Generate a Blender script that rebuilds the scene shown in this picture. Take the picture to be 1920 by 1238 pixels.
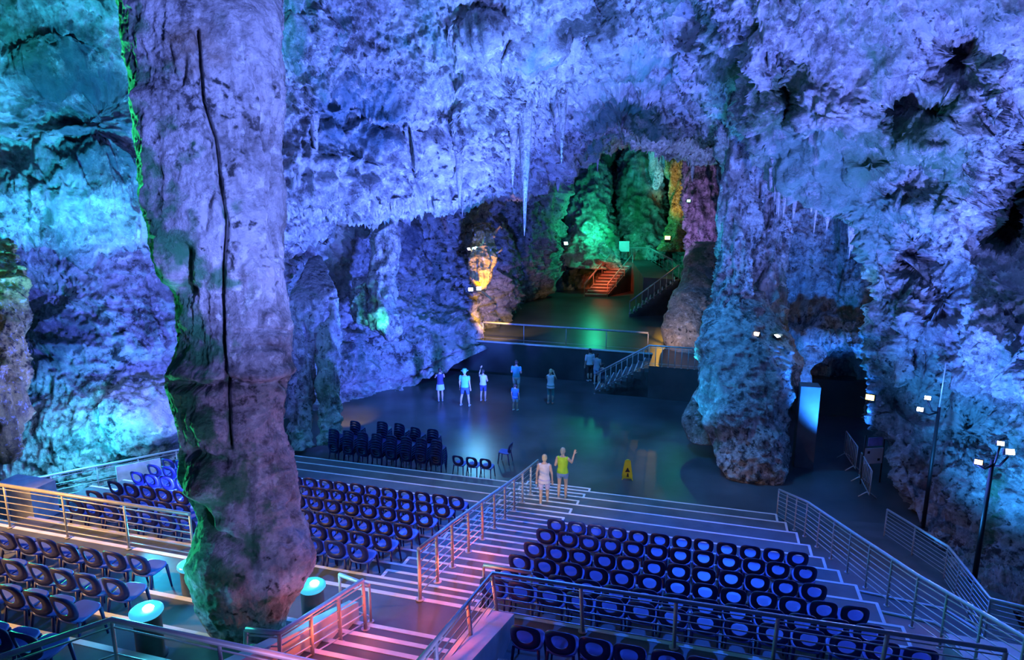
import bpy, bmesh, math, random
import numpy as np
from mathutils import Vector, Matrix

random.seed(7)
for o in list(bpy.data.objects):
    bpy.data.objects.remove(o)
SC = bpy.context.scene
COL = SC.collection

# ------------------------------------------------------------------ camera, world, exposure
F_PX = 1280.0
PITCH = math.radians(12.0)
CAM = np.array([0.0, 0.0, 10.0])
cam_data = bpy.data.cameras.new('camera')
cam_data.sensor_width = 36.0
cam_data.lens = 36.0 * F_PX / 1920.0
cam_data.clip_end = 300.0
cam = bpy.data.objects.new('camera', cam_data)
COL.objects.link(cam)
cam.location = tuple(CAM)
cam.rotation_euler = (math.radians(90.0) - PITCH, 0.0, 0.0)
SC.camera = cam

SC.view_settings.view_transform = 'Standard'
SC.view_settings.look = 'None'
SC.view_settings.gamma = 1.0
SC.view_settings.exposure = 0.0
SC.view_settings.use_curve_mapping = False

world = bpy.data.worlds.new('cave_dark')
SC.world = world
world.use_nodes = True
bg = world.node_tree.nodes['Background']
bg.inputs[0].default_value = (0.03, 0.08, 0.42, 1)
bg.inputs[1].default_value = 0.20

# hall frame: U runs along the seat rows (to the right and nearer), V runs down the hall to the stage
ANG = math.radians(16.0)
UX, UY = math.cos(ANG), -math.sin(ANG)
VX, VY = math.sin(ANG), math.cos(ANG)
def H(t, s, z=0.0):
    return (t * UX + s * VX, t * UY + s * VY, z)
def ray(x, y):
    a = (x - 960.0) / F_PX
    b = (619.0 - y) / F_PX
    c, s = math.cos(PITCH), math.sin(PITCH)
    return np.array([a, c + b * s, -s + b * c])
def at(x, y, dep):
    """point of the place seen at photo pixel x, y at a given depth (metres along the view axis)"""
    return CAM + ray(x, y) * dep

# ------------------------------------------------------------------ lights of the show cave and a few added fills
def light(name, kind, loc, color, power, size=0.3, target=None, spot=70, blend=0.6):
    d = bpy.data.lights.new(name, kind)
    d.color = color
    d.energy = power
    if kind == 'AREA':
        d.shape = 'DISK'
        d.size = size
    else:
        d.shadow_soft_size = size
    if kind == 'SPOT':
        d.spot_size = math.radians(spot)
        d.spot_blend = blend
    o = bpy.data.objects.new(name, d)
    COL.objects.link(o)
    o.location = loc
    if target is not None:
        v = Vector(target) - Vector(loc)
        o.rotation_euler = v.to_track_quat('-Z', 'Y').to_euler()
    return o
VIO = (0.095, 0.19, 1.0)
BLU = (0.03, 0.13, 1.0)
CYA = (0.03, 0.62, 1.0)
TEA = (0.02, 0.75, 0.75)
GRN = (0.03, 0.95, 0.35)
AMB = (1.0, 0.52, 0.05)
RED = (1.0, 0.16, 0.08)
light('ceiling_flood', 'SPOT', H(1, 17, 1.5), VIO, 19000, 0.2, at(900, 60, 23), 66)
light('ceiling_flood', 'SPOT', (9.0, 10.0, 4.0), (0.16, 0.23, 1.0), 17000, 0.3, at(1540, 130, 19), 80)
light('mass_flood', 'SPOT', H(-5, 21, 1.0), (0.12, 0.21, 1.0), 21000, 0.2, at(720, 230, 25), 75)
light('roof_cyan', 'SPOT', H(-2, 15, 3.0), (0.05, 0.5, 1.0), 3500, 0.2, at(1010, 90, 23), 40)
light('pillar_flood', 'SPOT', (4.5, 1.0, 9.0), (0.17, 0.26, 1.0), 17000, 0.3, at(430, 200, 9.6), 36)
light('pillar_low_flood', 'SPOT', (3.0, 1.0, 5.6), (0.36, 0.34, 1.0), 2200, 0.3, at(480, 850, 9.6), 34)
light('left_wall_flood', 'SPOT', (-7.5, 12.5, 4.4), CYA, 11500, 0.25, at(70, 120, 17), 66)
light('left_wall_flood', 'POINT', tuple(at(150, 830, 20.2)), CYA, 420, 0.2)
light('left_violet', 'SPOT', (-7.0, 15.0, 2.5), (0.09, 0.15, 1.0), 9500, 0.25, at(170, 570, 23), 90)
light('pillar_green', 'SPOT', (-9.0, 11.5, 4.5), GRN, 1100, 0.15, at(330, 560, 9.6), 110)
light('pillar_green', 'SPOT', (-7.5, 11.0, 11.0), GRN, 800, 0.15, at(280, 150, 9.6), 110)
light('pillar_cyan', 'SPOT', (-7.0, 12.0, 3.6), CYA, 700, 0.15, at(350, 850, 9.6), 110)
light('recess_blue', 'SPOT', H(-7.0, 24, 1.0), (0.07, 0.14, 1.0), 10500, 0.25, at(760, 450, 33), 105)
light('right_recess_blue', 'SPOT', H(4.6, 23.5, 1.2), (0.02, 0.19, 1.0), 4200, 0.25, at(1545, 440, 28), 74)
light('right_drapery_teal', 'SPOT', H(-1.0, 27, 1.0), (0.03, 0.62, 0.85), 2600, 0.25, at(1385, 430, 26), 34)
light('stack_teal', 'SPOT', H(-2.0, 24, 1.5), (0.02, 0.36, 0.9), 520, 0.25, at(1370, 720, 25), 50)
light('back_green', 'POINT', tuple(at(1120, 420, 54)), (0.02, 0.85, 0.42), 400, 0.4)
light('back_green', 'SPOT', tuple(at(1180, 480, 50)), (0.02, 0.75, 0.55), 1200, 0.4, at(1195, 350, 62), 90)
light('back_cyan', 'SPOT', tuple(at(1235, 380, 52)), (0.05, 0.7, 1.0), 1500, 0.3, at(1226, 320, 57), 40)
light('back_amber', 'SPOT', tuple(at(1275, 420, 49)), AMB, 900, 0.3, at(1278, 350, 55), 40)
light('right_curtain', 'SPOT', tuple(at(1235, 500, 39)), (0.45, 0.25, 1.0), 1600, 0.3, at(1322, 380, 45), 50)
light('right_wall_flood', 'SPOT', (8.6, 14.5, 2.4), (0.08, 0.17, 1.0), 8500, 0.25, at(1800, 600, 16), 110)
light('right_wall_teal', 'SPOT', (9.0, 15.2, 1.6), (0.03, 0.3, 0.95), 2600, 0.25, at(1760, 900, 17), 90)
light('seat_wash', 'SPOT', H(1.0, 22.5, 13.0), (0.015, 0.12, 1.0), 12500, 0.4, H(0.5, 12, 2), 62)
light('seat_wash', 'SPOT', H(-9.0, 21, 12.0), (0.03, 0.15, 1.0), 6500, 0.4, H(-9.5, 12.5, 2), 62)
light('floor_wash', 'SPOT', H(-4.0, 24, 14.0), (0.01, 0.30, 0.85), 5000, 0.6, H(-5, 28, 0), 100)
light('stair_red', 'SPOT', H(-3.9, 4.0, 6.4), (1.0, 0.2, 0.26), 190, 0.1, H(-3.9, 7.6, 3.6), 34)
for (_t, _s, _z) in ((-4.2, 9.2, 3.36), (-4.26, 10.4, 3.08), (-4.33, 11.6, 2.7), (-4.4, 12.8, 2.3), (-2.85, 9.12, 3.6), (-2.75, 7.6, 4.1), (-4.55, 8.0, 3.6), (-4.65, 7.1, 3.95)):
    light('stair_marker_red', 'POINT', H(_t + (0.22 if _t < -3 else -0.22), _s - 0.28, _z + 0.42), (1.0, 0.13, 0.03), 10, 0.03)
light('left_seats_warm', 'SPOT', H(-14.5, 4.5, 8.5), (1.0, 0.5, 0.15), 5500, 0.3, H(-11.0, 8.0, 3.8), 62)
light('stairs_fill', 'SPOT', (2.5, 1.0, 9.0), (0.75, 0.8, 1.0), 8000, 0.2, tuple(H(-3.7, 18.9, 1.4)), 11)  # added fill from behind the camera for the people on the stairs
light('stage_rock_fill', 'SPOT', tuple(at(1200, 640, 33)), (1.0, 0.55, 0.25), 350, 0.2, at(1300, 570, 37), 70)  # added unseen light to warm the brown boulder
light('lip_fill', 'SPOT', H(-3, 30, 2.2), (0.2, 0.3, 1.0), 5500, 0.2, at(1290, 245, 35), 34)  # added unseen light to brighten the lumps at the roof lip
light('ramp_fill', 'SPOT', H(-12.5, 12.5, 7.0), (0.25, 0.42, 1.0), 2600, 0.2, H(-16.8, 15.8, 0.8), 60)  # added unseen fill for the dim ramp


# ------------------------------------------------------------------ noise in the rock
_rng = np.random.RandomState(11)
_PERM = _rng.permutation(512)
_PERM = np.concatenate([_PERM, _PERM, _PERM])
_G = _rng.normal(size=(512, 3))
_G /= np.linalg.norm(_G, axis=1)[:, None]
_R3 = _rng.rand(512, 3)
def _hash(i, j, k):
    return _PERM[_PERM[_PERM[i & 511] + (j & 511)] + (k & 511)]
def perlin(P):
    Pi = np.floor(P).astype(np.int64)
    f = P - Pi
    w = f * f * f * (f * (f * 6 - 15) + 10)
    out = 0
    for dx in (0, 1):
        wx = w[:, 0] if dx else 1 - w[:, 0]
        for dy in (0, 1):
            wy = w[:, 1] if dy else 1 - w[:, 1]
            for dz in (0, 1):
                wz = w[:, 2] if dz else 1 - w[:, 2]
                g = _G[_hash(Pi[:, 0] + dx, Pi[:, 1] + dy, Pi[:, 2] + dz)]
                d = f - np.array([dx, dy, dz])
                out = out + wx * wy * wz * (g * d).sum(1)
    return out
def fbm(P, f, octv=4, lac=2.1, gain=0.5):
    a, s = 1.0, 0
    for i in range(octv):
        s = s + a * perlin(P * f + 17.3 * i)
        f *= lac
        a *= gain
    return s
def ridged(P, f, octv=4, lac=2.1, gain=0.5):
    a, s = 1.0, 0
    for i in range(octv):
        n = 1 - np.abs(perlin(P * f + 9.1 * i)) * 2.2
        s = s + a * n * n * np.sign(n)
        f *= lac
        a *= gain
    return s
def worley(P):
    Pi = np.floor(P).astype(np.int64)
    f = P - Pi
    best = np.full(len(P), 9.0)
    for dx in (-1, 0, 1):
        for dy in (-1, 0, 1):
            for dz in (-1, 0, 1):
                r = _R3[_hash(Pi[:, 0] + dx, Pi[:, 1] + dy, Pi[:, 2] + dz)]
                d = ((r + np.array([dx, dy, dz]) - f) ** 2).sum(1)
                best = np.minimum(best, d)
    return np.sqrt(best)

def rock_disp(P, big=1.0, mid=0.45, small=0.16, fine=0.05, flute=0.0, fl_f=1.6, pits=0.0, seed=0.0, fb=0.16, ledge=0.0, flmask=None):
    """outward displacement in metres of cave rock at points P"""
    Q = P + seed
    W = Q + 0.4 * np.stack([fbm(Q, 0.3, 2), fbm(Q + 31, 0.3, 2), fbm(Q + 57, 0.3, 2)], 1)
    d = big * fbm(W, fb, 3, 2.2, 0.45)
    d = d + mid * 1.3 * (0.62 - worley(W * np.array([0.5, 0.5, 0.42])))
    d = d + mid * 0.35 * (ridged(W, 0.42, 2) - 0.6)
    d = d + small * (0.6 - worley(W * 1.25 + 5)) * 1.5 + small * 0.8 * (ridged(W + 5, 0.95, 4, 2.2, 0.6) - 0.7)
    d = d + fine * 1.5 * fbm(Q, 3.6, 4, 2.1, 0.7)
    if ledge:
        u = P[:, 2] * 0.42 + P[:, 0] * 0.05 + 1.1 * fbm(Q + 9, 0.14, 2)
        u = u - np.floor(u)
        d = d + ledge * ((1 - u) * np.clip(u * 9, 0, 1) - 0.45)
    if flute:
        S = Q * np.array([fl_f, fl_f, fl_f * 0.06])
        f = ridged(S, 1.0, 2, 2.4, 0.5) - 0.5
        if flmask is not None:
            f = f * flmask
        d = d + flute * f
    if pits:
        m = np.clip(fbm(Q + 70, 0.22, 2) * 3 + 0.55, 0, 1)
        d = d - m * (pits * np.clip(0.40 - worley(Q * 1.5 + 3), 0, 1) * 2.4 + pits * 0.55 * np.clip(0.42 - worley(Q * 3.6 + 8), 0, 1) * 2.2)
    return d

# ------------------------------------------------------------------ materials
MATS = {}
def nodes_of(m):
    m.use_nodes = True
    nt = m.node_tree
    return nt, nt.nodes['Principled BSDF']
def plain(name, color, rough=0.5, metal=0.0, var=0.12, scale=4.0, emit=None, emit_s=0.0, bump=0.0, spec=0.5):
    if name in MATS:
        return MATS[name]
    m = bpy.data.materials.new(name)
    nt, b = nodes_of(m)
    tc = nt.nodes.new('ShaderNodeTexCoord')
    nz = nt.nodes.new('ShaderNodeTexNoise')
    nz.inputs['Scale'].default_value = scale
    nz.inputs['Detail'].default_value = 5
    nt.links.new(tc.outputs['Object'], nz.inputs['Vector'])
    rp = nt.nodes.new('ShaderNodeValToRGB')
    c0 = [max(0, c * (1 - var * 2)) for c in color]
    c1 = [min(1, c * (1 + var * 2)) for c in color]
    rp.color_ramp.elements[0].position = 0.3
    rp.color_ramp.elements[1].position = 0.7
    rp.color_ramp.elements[0].color = (*c0, 1)
    rp.color_ramp.elements[1].color = (*c1, 1)
    nt.links.new(nz.outputs['Fac'], rp.inputs['Fac'])
    nt.links.new(rp.outputs['Color'], b.inputs['Base Color'])
    b.inputs['Roughness'].default_value = rough
    b.inputs['Metallic'].default_value = metal
    b.inputs['Specular IOR Level'].default_value = spec
    if emit:
        b.inputs['Emission Color'].default_value = (*emit, 1)
        b.inputs['Emission Strength'].default_value = emit_s
    if bump:
        bp = nt.nodes.new('ShaderNodeBump')
        bp.inputs['Strength'].default_value = bump
        bp.inputs['Distance'].default_value = 0.02
        n2 = nt.nodes.new('ShaderNodeTexNoise')
        n2.inputs['Scale'].default_value = scale * 6
        n2.inputs['Detail'].default_value = 4
        nt.links.new(tc.outputs['Object'], n2.inputs['Vector'])
        nt.links.new(n2.outputs['Fac'], bp.inputs['Height'])
        nt.links.new(bp.outputs['Normal'], b.inputs['Normal'])
    MATS[name] = m
    return m

def rock_mat(name, pale=(0.54, 0.53, 0.52), dark=(0.09, 0.09, 0.095), algae=0.35, rust=0.15, scale=1.0, bump=0.7, streak=0.0, spots=(), alg_col=(0.06, 0.22, 0.10)):
    """limestone: pale calcite and dark weathered patches, green algae, some rust; spots also paint in shade and coloured light"""
    m = bpy.data.materials.new(name)
    nt, b = nodes_of(m)
    N, L = nt.nodes, nt.links
    tc = N.new('ShaderNodeNewGeometry')
    def noise(sc, det=6, rough=0.6, vec=None, dist=0.0):
        n = N.new('ShaderNodeTexNoise')
        n.inputs['Scale'].default_value = sc
        n.inputs['Detail'].default_value = det
        n.inputs['Roughness'].default_value = rough
        n.inputs['Distortion'].default_value = dist
        L.new(vec if vec else tc.outputs['Position'], n.inputs['Vector'])
        return n.outputs['Fac']
    def ramp(fac, p0, p1, c0=(0, 0, 0, 1), c1=(1, 1, 1, 1)):
        r = N.new('ShaderNodeValToRGB')
        r.color_ramp.elements[0].position = p0
        r.color_ramp.elements[1].position = p1
        r.color_ramp.elements[0].color = c0
        r.color_ramp.elements[1].color = c1
        L.new(fac, r.inputs['Fac'])
        return r.outputs['Color']
    def mix(a, bb, fac, mode='MIX'):
        x = N.new('ShaderNodeMix')
        x.data_type = 'RGBA'
        x.blend_type = mode
        if isinstance(fac, float):
            x.inputs[0].default_value = fac
        else:
            L.new(fac, x.inputs[0])
        for i, v in ((6, a), (7, bb)):
            if isinstance(v, tuple):
                x.inputs[i].default_value = (*v, 1)
            else:
                L.new(v, x.inputs[i])
        return x.outputs[2]
    mp = N.new('ShaderNodeMapping')
    mp.inputs['Scale'].default_value = (1, 1, 0.25)
    L.new(tc.outputs['Position'], mp.inputs['Vector'])
    vst = mp.outputs['Vector']
    n1 = noise(0.8 * scale, 12, 0.74, None, 0.25)
    n2 = noise(2.6 * scale, 8, 0.72, None, 0.2)
    base = mix(dark, pale, ramp(n1, 0.34, 0.52))
    base = mix(base, dark, ramp(n2, 0.58, 0.70), 'MIX')
    vor = N.new('ShaderNodeTexVoronoi')
    vor.inputs['Scale'].default_value = 3.2 * scale
    vm = N.new('ShaderNodeVectorMath')
    vm.operation = 'ADD'
    nv = N.new('ShaderNodeTexNoise')
    nv.inputs['Scale'].default_value = 2.0 * scale
    nv.inputs['Detail'].default_value = 5
    L.new(tc.outputs['Position'], nv.inputs['Vector'])
    L.new(tc.outputs['Position'], vm.inputs[0])
    L.new(nv.outputs['Color'], vm.inputs[1])
    L.new(vm.outputs[0], vor.inputs['Vector'])
    base = mix(base, (0.06, 0.06, 0.065), mix((0, 0, 0), ramp(vor.outputs['Distance'], 0.14, 0.34, (1, 1, 1, 1), (0, 0, 0, 1)), ramp(noise(0.4 * scale, 3), 0.42, 0.56)))
    if streak:
        ms = N.new('ShaderNodeMapping')
        ms.inputs['Scale'].default_value = (2.2, 2.2, 0.09)
        L.new(tc.outputs['Position'], ms.inputs['Vector'])
        st = ramp(noise(1.6 * scale, 5, 0.6, ms.outputs['Vector']), 0.5, 0.62)
        base = mix(base, (0.10, 0.10, 0.10), mix((0, 0, 0), st, float(streak)))
    n4 = noise(3.2 * scale, 7, 0.68, None, 0.15)
    base = mix(base, mix(base, (0.10, 0.10, 0.11), 1.0, 'MULTIPLY'), mix((0, 0, 0), ramp(n4, 0.50, 0.60, (0, 0, 0, 1), (0.95, 0.95, 0.95, 1)), ramp(noise(0.27 * scale, 4, 0.55, None, 0.3), 0.44, 0.58, (0.22, 0.22, 0.22, 1), (1, 1, 1, 1))))
    base = mix(base, (0.88, 0.87, 0.86), ramp(n4, 0.36, 0.44, (0.75, 0.75, 0.75, 1), (0, 0, 0, 1)))
    if algae:
        na = noise(0.33 * scale, 6, 0.65, vst, 0.8)
        base = mix(base, alg_col, ramp(na, 0.60 - 0.2 * algae, 0.72 - 0.2 * algae, (0, 0, 0, 1), (0.85, 0.85, 0.85, 1)))
    if rust:
        nr = noise(0.5 * scale, 4, 0.6, None, 0.4)
        base = mix(base, (0.30, 0.17, 0.09), ramp(nr, 0.66 - 0.15 * rust, 0.80 - 0.15 * rust, (0, 0, 0, 1), (0.7, 0.7, 0.7, 1)))
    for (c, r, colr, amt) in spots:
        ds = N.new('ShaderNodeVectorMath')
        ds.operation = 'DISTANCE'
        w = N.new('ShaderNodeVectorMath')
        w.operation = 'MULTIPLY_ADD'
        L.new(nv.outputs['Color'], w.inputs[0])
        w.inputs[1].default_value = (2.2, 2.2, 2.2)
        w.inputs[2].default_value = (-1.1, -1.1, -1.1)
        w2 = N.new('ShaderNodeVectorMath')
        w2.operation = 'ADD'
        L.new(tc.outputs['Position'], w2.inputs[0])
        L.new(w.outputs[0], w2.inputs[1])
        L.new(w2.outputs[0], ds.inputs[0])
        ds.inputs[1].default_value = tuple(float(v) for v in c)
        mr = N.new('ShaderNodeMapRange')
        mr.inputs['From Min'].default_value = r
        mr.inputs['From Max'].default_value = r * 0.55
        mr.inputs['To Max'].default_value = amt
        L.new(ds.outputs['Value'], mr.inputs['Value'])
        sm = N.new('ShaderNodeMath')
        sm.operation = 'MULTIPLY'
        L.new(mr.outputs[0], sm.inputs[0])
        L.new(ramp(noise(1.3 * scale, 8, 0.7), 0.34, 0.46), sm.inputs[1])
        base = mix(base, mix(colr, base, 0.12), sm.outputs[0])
    L.new(base, b.inputs['Base Color'])
    b.inputs['Roughness'].default_value = 0.62
    b.inputs['Specular IOR Level'].default_value = 0.35
    bp = N.new('ShaderNodeBump')
    bp.inputs['Strength'].default_value = bump
    bp.inputs['Distance'].default_value = 0.22
    hsum = N.new('ShaderNodeMath')
    hsum.operation = 'ADD'
    L.new(noise(5.0 * scale, 10, 0.7, None, 0.1), hsum.inputs[0])
    L.new(n1, hsum.inputs[1])
    L.new(hsum.outputs[0], bp.inputs['Height'])
    L.new(bp.outputs['Normal'], b.inputs['Normal'])
    MATS[name] = m
    return m

# ------------------------------------------------------------------ object helpers
def link(name, mesh, mat=None, parent=None):
    o = bpy.data.objects.new(name, mesh)
    COL.objects.link(o)
    if mat is not None and len(mesh.materials) == 0:
        mesh.materials.append(mat)
    if parent is not None:
        o.parent = parent
    return o
def tag(o, label=None, cat=None, group=None, kind=None):
    if label: o['label'] = label
    if cat: o['category'] = cat
    if group: o['group'] = group
    if kind: o['kind'] = kind
    return o
def thing(name, label, cat, loc=(0, 0, 0), rot=0.0, group=None):
    o = bpy.data.objects.new(name, None)
    o.empty_display_size = 0.1
    COL.objects.link(o)
    o.location = loc
    o.rotation_euler = (0, 0, rot)
    return tag(o, label, cat, group)
def grid_mesh(name, P, wrap=False, smooth=True):
    """P: (nv, nu, 3) array"""
    nv, nu = P.shape[:2]
    me = bpy.data.meshes.new(name)
    idx = np.arange(nv * nu).reshape(nv, nu)
    if wrap:
        a = idx[:-1]; b = np.roll(idx, -1, 1)[:-1]; c = np.roll(idx, -1, 1)[1:]; d = idx[1:]
    else:
        a = idx[:-1, :-1]; b = idx[:-1, 1:]; c = idx[1:, 1:]; d = idx[1:, :-1]
    q = np.stack([a, d, c, b], -1).reshape(-1, 4)
    me.vertices.add(nv * nu)
    me.vertices.foreach_set('co', P.reshape(-1).astype(np.float32))
    me.loops.add(len(q) * 4)
    me.loops.foreach_set('vertex_index', q.reshape(-1).astype(np.int32))
    me.polygons.add(len(q))
    me.polygons.foreach_set('loop_start', np.arange(0, len(q) * 4, 4, dtype=np.int32))
    me.polygons.foreach_set('loop_total', np.full(len(q), 4, dtype=np.int32))
    if smooth:
        me.polygons.foreach_set('use_smooth', np.ones(len(q), dtype=bool))
    me.update(calc_edges=True)
    return me
def crom(C, n):
    """Catmull-Rom along axis 0 of C, n samples per span"""
    K = C.shape[0]
    E = np.concatenate([2 * C[:1] - C[1:2], C, 2 * C[-1:] - C[-2:-1]], 0)
    out = []
    ns = n if hasattr(n, '__len__') else [n] * (K - 1)
    for i in range(K - 1):
        p0, p1, p2, p3 = E[i], E[i + 1], E[i + 2], E[i + 3]
        for u in np.arange(ns[i]) / ns[i]:
            out.append(0.5 * (2 * p1 + (p2 - p0) * u + (2 * p0 - 5 * p1 + 4 * p2 - p3) * u * u + (3 * p1 - p0 - 3 * p2 + p3) * u ** 3))
    out.append(C[-1])
    return np.array(out)
def normals(P, wrap=False):
    if wrap:
        du = np.roll(P, -1, 1) - np.roll(P, 1, 1)
    else:
        du = np.gradient(P, axis=1)
    dv = np.gradient(P, axis=0)
    n = np.cross(du, dv)
    l = np.linalg.norm(n, axis=2, keepdims=True)
    return n / np.maximum(l, 1e-9)
STEP = 2.4     # metres-per-sample control: about this many photo pixels between samples
def patch(name, rows, mat, kind='structure', bumps=(), step=STEP, flutes=None, **dk):
    """a stretch of cave rock through control points (photo x, y, depth), carved with real relief"""
    C = np.array(rows, float)
    for (bx, by, rx, ry, amp) in bumps:
        pass
    nu = [max(2, int(max(np.abs(np.diff(C[:, i:i + 2, 0], axis=1)).mean(), 4) / step)) for i in range(C.shape[1] - 1)]
    nv = [max(2, int(max(np.abs(np.diff(C[i:i + 2, :, 1], axis=0)).mean(), np.abs(np.diff(C[i:i + 2, :, 2], axis=0)).mean() * 12, 4) / step)) for i in range(C.shape[0] - 1)]
    D = crom(C, nv)
    D = np.swapaxes(crom(np.swapaxes(D, 0, 1), nu), 0, 1)
    for (bx, by, rx, ry, amp) in bumps:
        D[..., 2] += amp * np.exp(-((D[..., 0] - bx) / rx) ** 2 - ((D[..., 1] - by) / ry) ** 2)
    a = (D[..., 0] - 960) / F_PX
    b = (619 - D[..., 1]) / F_PX
    c, s = math.cos(PITCH), math.sin(PITCH)
    R = np.stack([a, c + b * s, -s + b * c], -1)
    P = CAM + R * D[..., 2:3]
    n = normals(P)
    flip = (n * (CAM - P)).sum(-1).mean() < 0
    if flip: n = -n
    if flutes is not None:
        fm = np.full(D.shape[:2], 0.12)
        for (bx, by, rx, ry, amp) in flutes:
            fm = fm + amp * np.exp(-((D[..., 0] - bx) / rx) ** 4 - ((D[..., 1] - by) / ry) ** 4)
        dk['flmask'] = fm.reshape(-1)
    d = rock_disp(P.reshape(-1, 3), **dk).reshape(P.shape[:2])
    P = P + n * d[..., None]
    me = grid_mesh(name, P)
    o = link(name, me, mat)
    if kind: o['kind'] = kind
    return o, P, np.concatenate([[0], np.cumsum(nv)]), np.concatenate([[0], np.cumsum(nu)])
def formation(prof, mat, name, label=None, cat=None, group=None, parent=None, flat=0.8, nang=None, step=STEP, carve=None, **dk):
    """an upright rock formation: prof = [(photo y, x left, x right, depth)] top to bottom; closed all round"""
    A = np.array(prof, float)
    n = [max(2, int(abs(A[i + 1, 0] - A[i, 0]) / step)) for i in range(len(A) - 1)]
    A = crom(A, n)
    mid = np.array([at((r[1] + r[2]) / 2, r[0], r[3]) for r in A])
    rad = np.abs(A[:, 2] - A[:, 1]) / 2 / F_PX * A[:, 3]
    wpx = (A[:, 2] - A[:, 1]).max()
    na = nang or max(16, int(wpx * math.pi / step / 1.3))
    th = np.linspace(0, 2 * math.pi, na, endpoint=False)
    P = np.zeros((len(A), na, 3))
    P[..., 0] = mid[:, None, 0] + rad[:, None] * np.cos(th)[None]
    P[..., 1] = mid[:, None, 1] + (rad * flat)[:, None] * np.sin(th)[None]
    P[..., 2] = mid[:, None, 2]
    N3 = np.zeros_like(P)
    N3[..., 0] = np.cos(th)[None]
    N3[..., 1] = np.sin(th)[None]
    d = rock_disp(P.reshape(-1, 3), **dk).reshape(P.shape[:2])
    lim = np.minimum(1.0, rad / max(rad.max(), 1e-6) * 1.5)[:, None]
    if carve is not None:
        q = P - CAM
        c_, s_ = math.cos(PITCH), math.sin(PITCH)
        dep = q[..., 1] * c_ - q[..., 2] * s_
        X = 960 + F_PX * q[..., 0] / dep
        Y = 619 - F_PX * (q[..., 1] * s_ + q[..., 2] * c_) / dep
        d = d + carve(X, Y, (q * N3).sum(-1) < 0)
    P = P + N3 * (d * lim)[..., None]
    # close both ends
    top = P[:1].mean(1, keepdims=True).repeat(na, 1)
    bot = P[-1:].mean(1, keepdims=True).repeat(na, 1)
    P = np.concatenate([top, P, bot], 0)
    org = mid[-1].copy()
    me = grid_mesh(name, P - org, wrap=True)
    o = link(name, me, mat, parent)
    o.location = tuple(org)
    tag(o, label, cat, group)
    return o

# ------------------------------------------------------------------ the cave shell
ROCK_L = rock_mat('limestone_left_wall', algae=0.2, rust=0.08, scale=0.8, alg_col=(0.04, 0.16, 0.13),  # dark teal spots paint shade into the wall's hollows
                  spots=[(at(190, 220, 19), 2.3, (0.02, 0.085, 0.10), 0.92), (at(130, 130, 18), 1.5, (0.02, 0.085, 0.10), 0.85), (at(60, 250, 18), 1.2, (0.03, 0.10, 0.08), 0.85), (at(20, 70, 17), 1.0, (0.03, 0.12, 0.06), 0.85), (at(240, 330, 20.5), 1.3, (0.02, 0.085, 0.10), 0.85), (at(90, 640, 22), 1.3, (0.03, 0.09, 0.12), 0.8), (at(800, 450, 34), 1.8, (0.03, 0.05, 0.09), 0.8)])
ROCK_C = rock_mat('limestone_ceiling', pale=(0.56, 0.55, 0.55), algae=0.22, rust=0.0, scale=0.85, alg_col=(0.07, 0.30, 0.22),  # green spots are algae; the darkest paint shade into hole and recess
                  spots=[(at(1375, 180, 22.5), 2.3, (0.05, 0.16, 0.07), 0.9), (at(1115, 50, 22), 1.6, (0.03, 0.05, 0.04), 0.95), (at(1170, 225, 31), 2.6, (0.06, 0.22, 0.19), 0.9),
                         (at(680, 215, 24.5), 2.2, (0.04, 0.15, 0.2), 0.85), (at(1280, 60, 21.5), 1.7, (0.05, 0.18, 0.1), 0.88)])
ROCK_R = rock_mat('limestone_right_wall', pale=(0.56, 0.55, 0.55), algae=0.34, rust=0.12, scale=1.0,  # green spots are algae; near-black ones paint shade into the cavities
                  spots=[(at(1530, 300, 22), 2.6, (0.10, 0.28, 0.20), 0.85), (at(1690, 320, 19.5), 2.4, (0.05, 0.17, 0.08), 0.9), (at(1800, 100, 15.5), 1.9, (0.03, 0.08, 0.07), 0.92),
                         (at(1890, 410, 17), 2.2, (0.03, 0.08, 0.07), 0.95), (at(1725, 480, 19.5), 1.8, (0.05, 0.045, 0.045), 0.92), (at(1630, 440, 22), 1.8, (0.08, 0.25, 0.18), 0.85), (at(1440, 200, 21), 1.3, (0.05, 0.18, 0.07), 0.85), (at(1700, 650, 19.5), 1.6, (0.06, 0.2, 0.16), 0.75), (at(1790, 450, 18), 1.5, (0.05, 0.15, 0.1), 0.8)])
ROCK_B = rock_mat('limestone_back_chamber', pale=(0.55, 0.55, 0.5), algae=0.5, rust=0.2, scale=0.6, streak=0.4)
ROCK_D = rock_mat('limestone_drapery', pale=(0.62, 0.6, 0.58), algae=0.25, rust=0.1, scale=1.2, streak=0.6)
ROCK_S = rock_mat('stalactite_calcite', pale=(0.72, 0.7, 0.68), dark=(0.25, 0.24, 0.25), algae=0.1, rust=0.05, scale=2.0, streak=0.4)
ROCK_O = rock_mat('gold_tinted_limestone', pale=(0.70, 0.50, 0.16), dark=(0.2, 0.14, 0.07), algae=0.0, rust=0.5, scale=1.6, streak=0.4)  # gold tint carries amber light in the stone colour
ROCK_W = rock_mat('weathered_boulder', pale=(0.5, 0.46, 0.4), dark=(0.14, 0.12, 0.1), algae=0.3, rust=0.4, scale=1.0)

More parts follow.
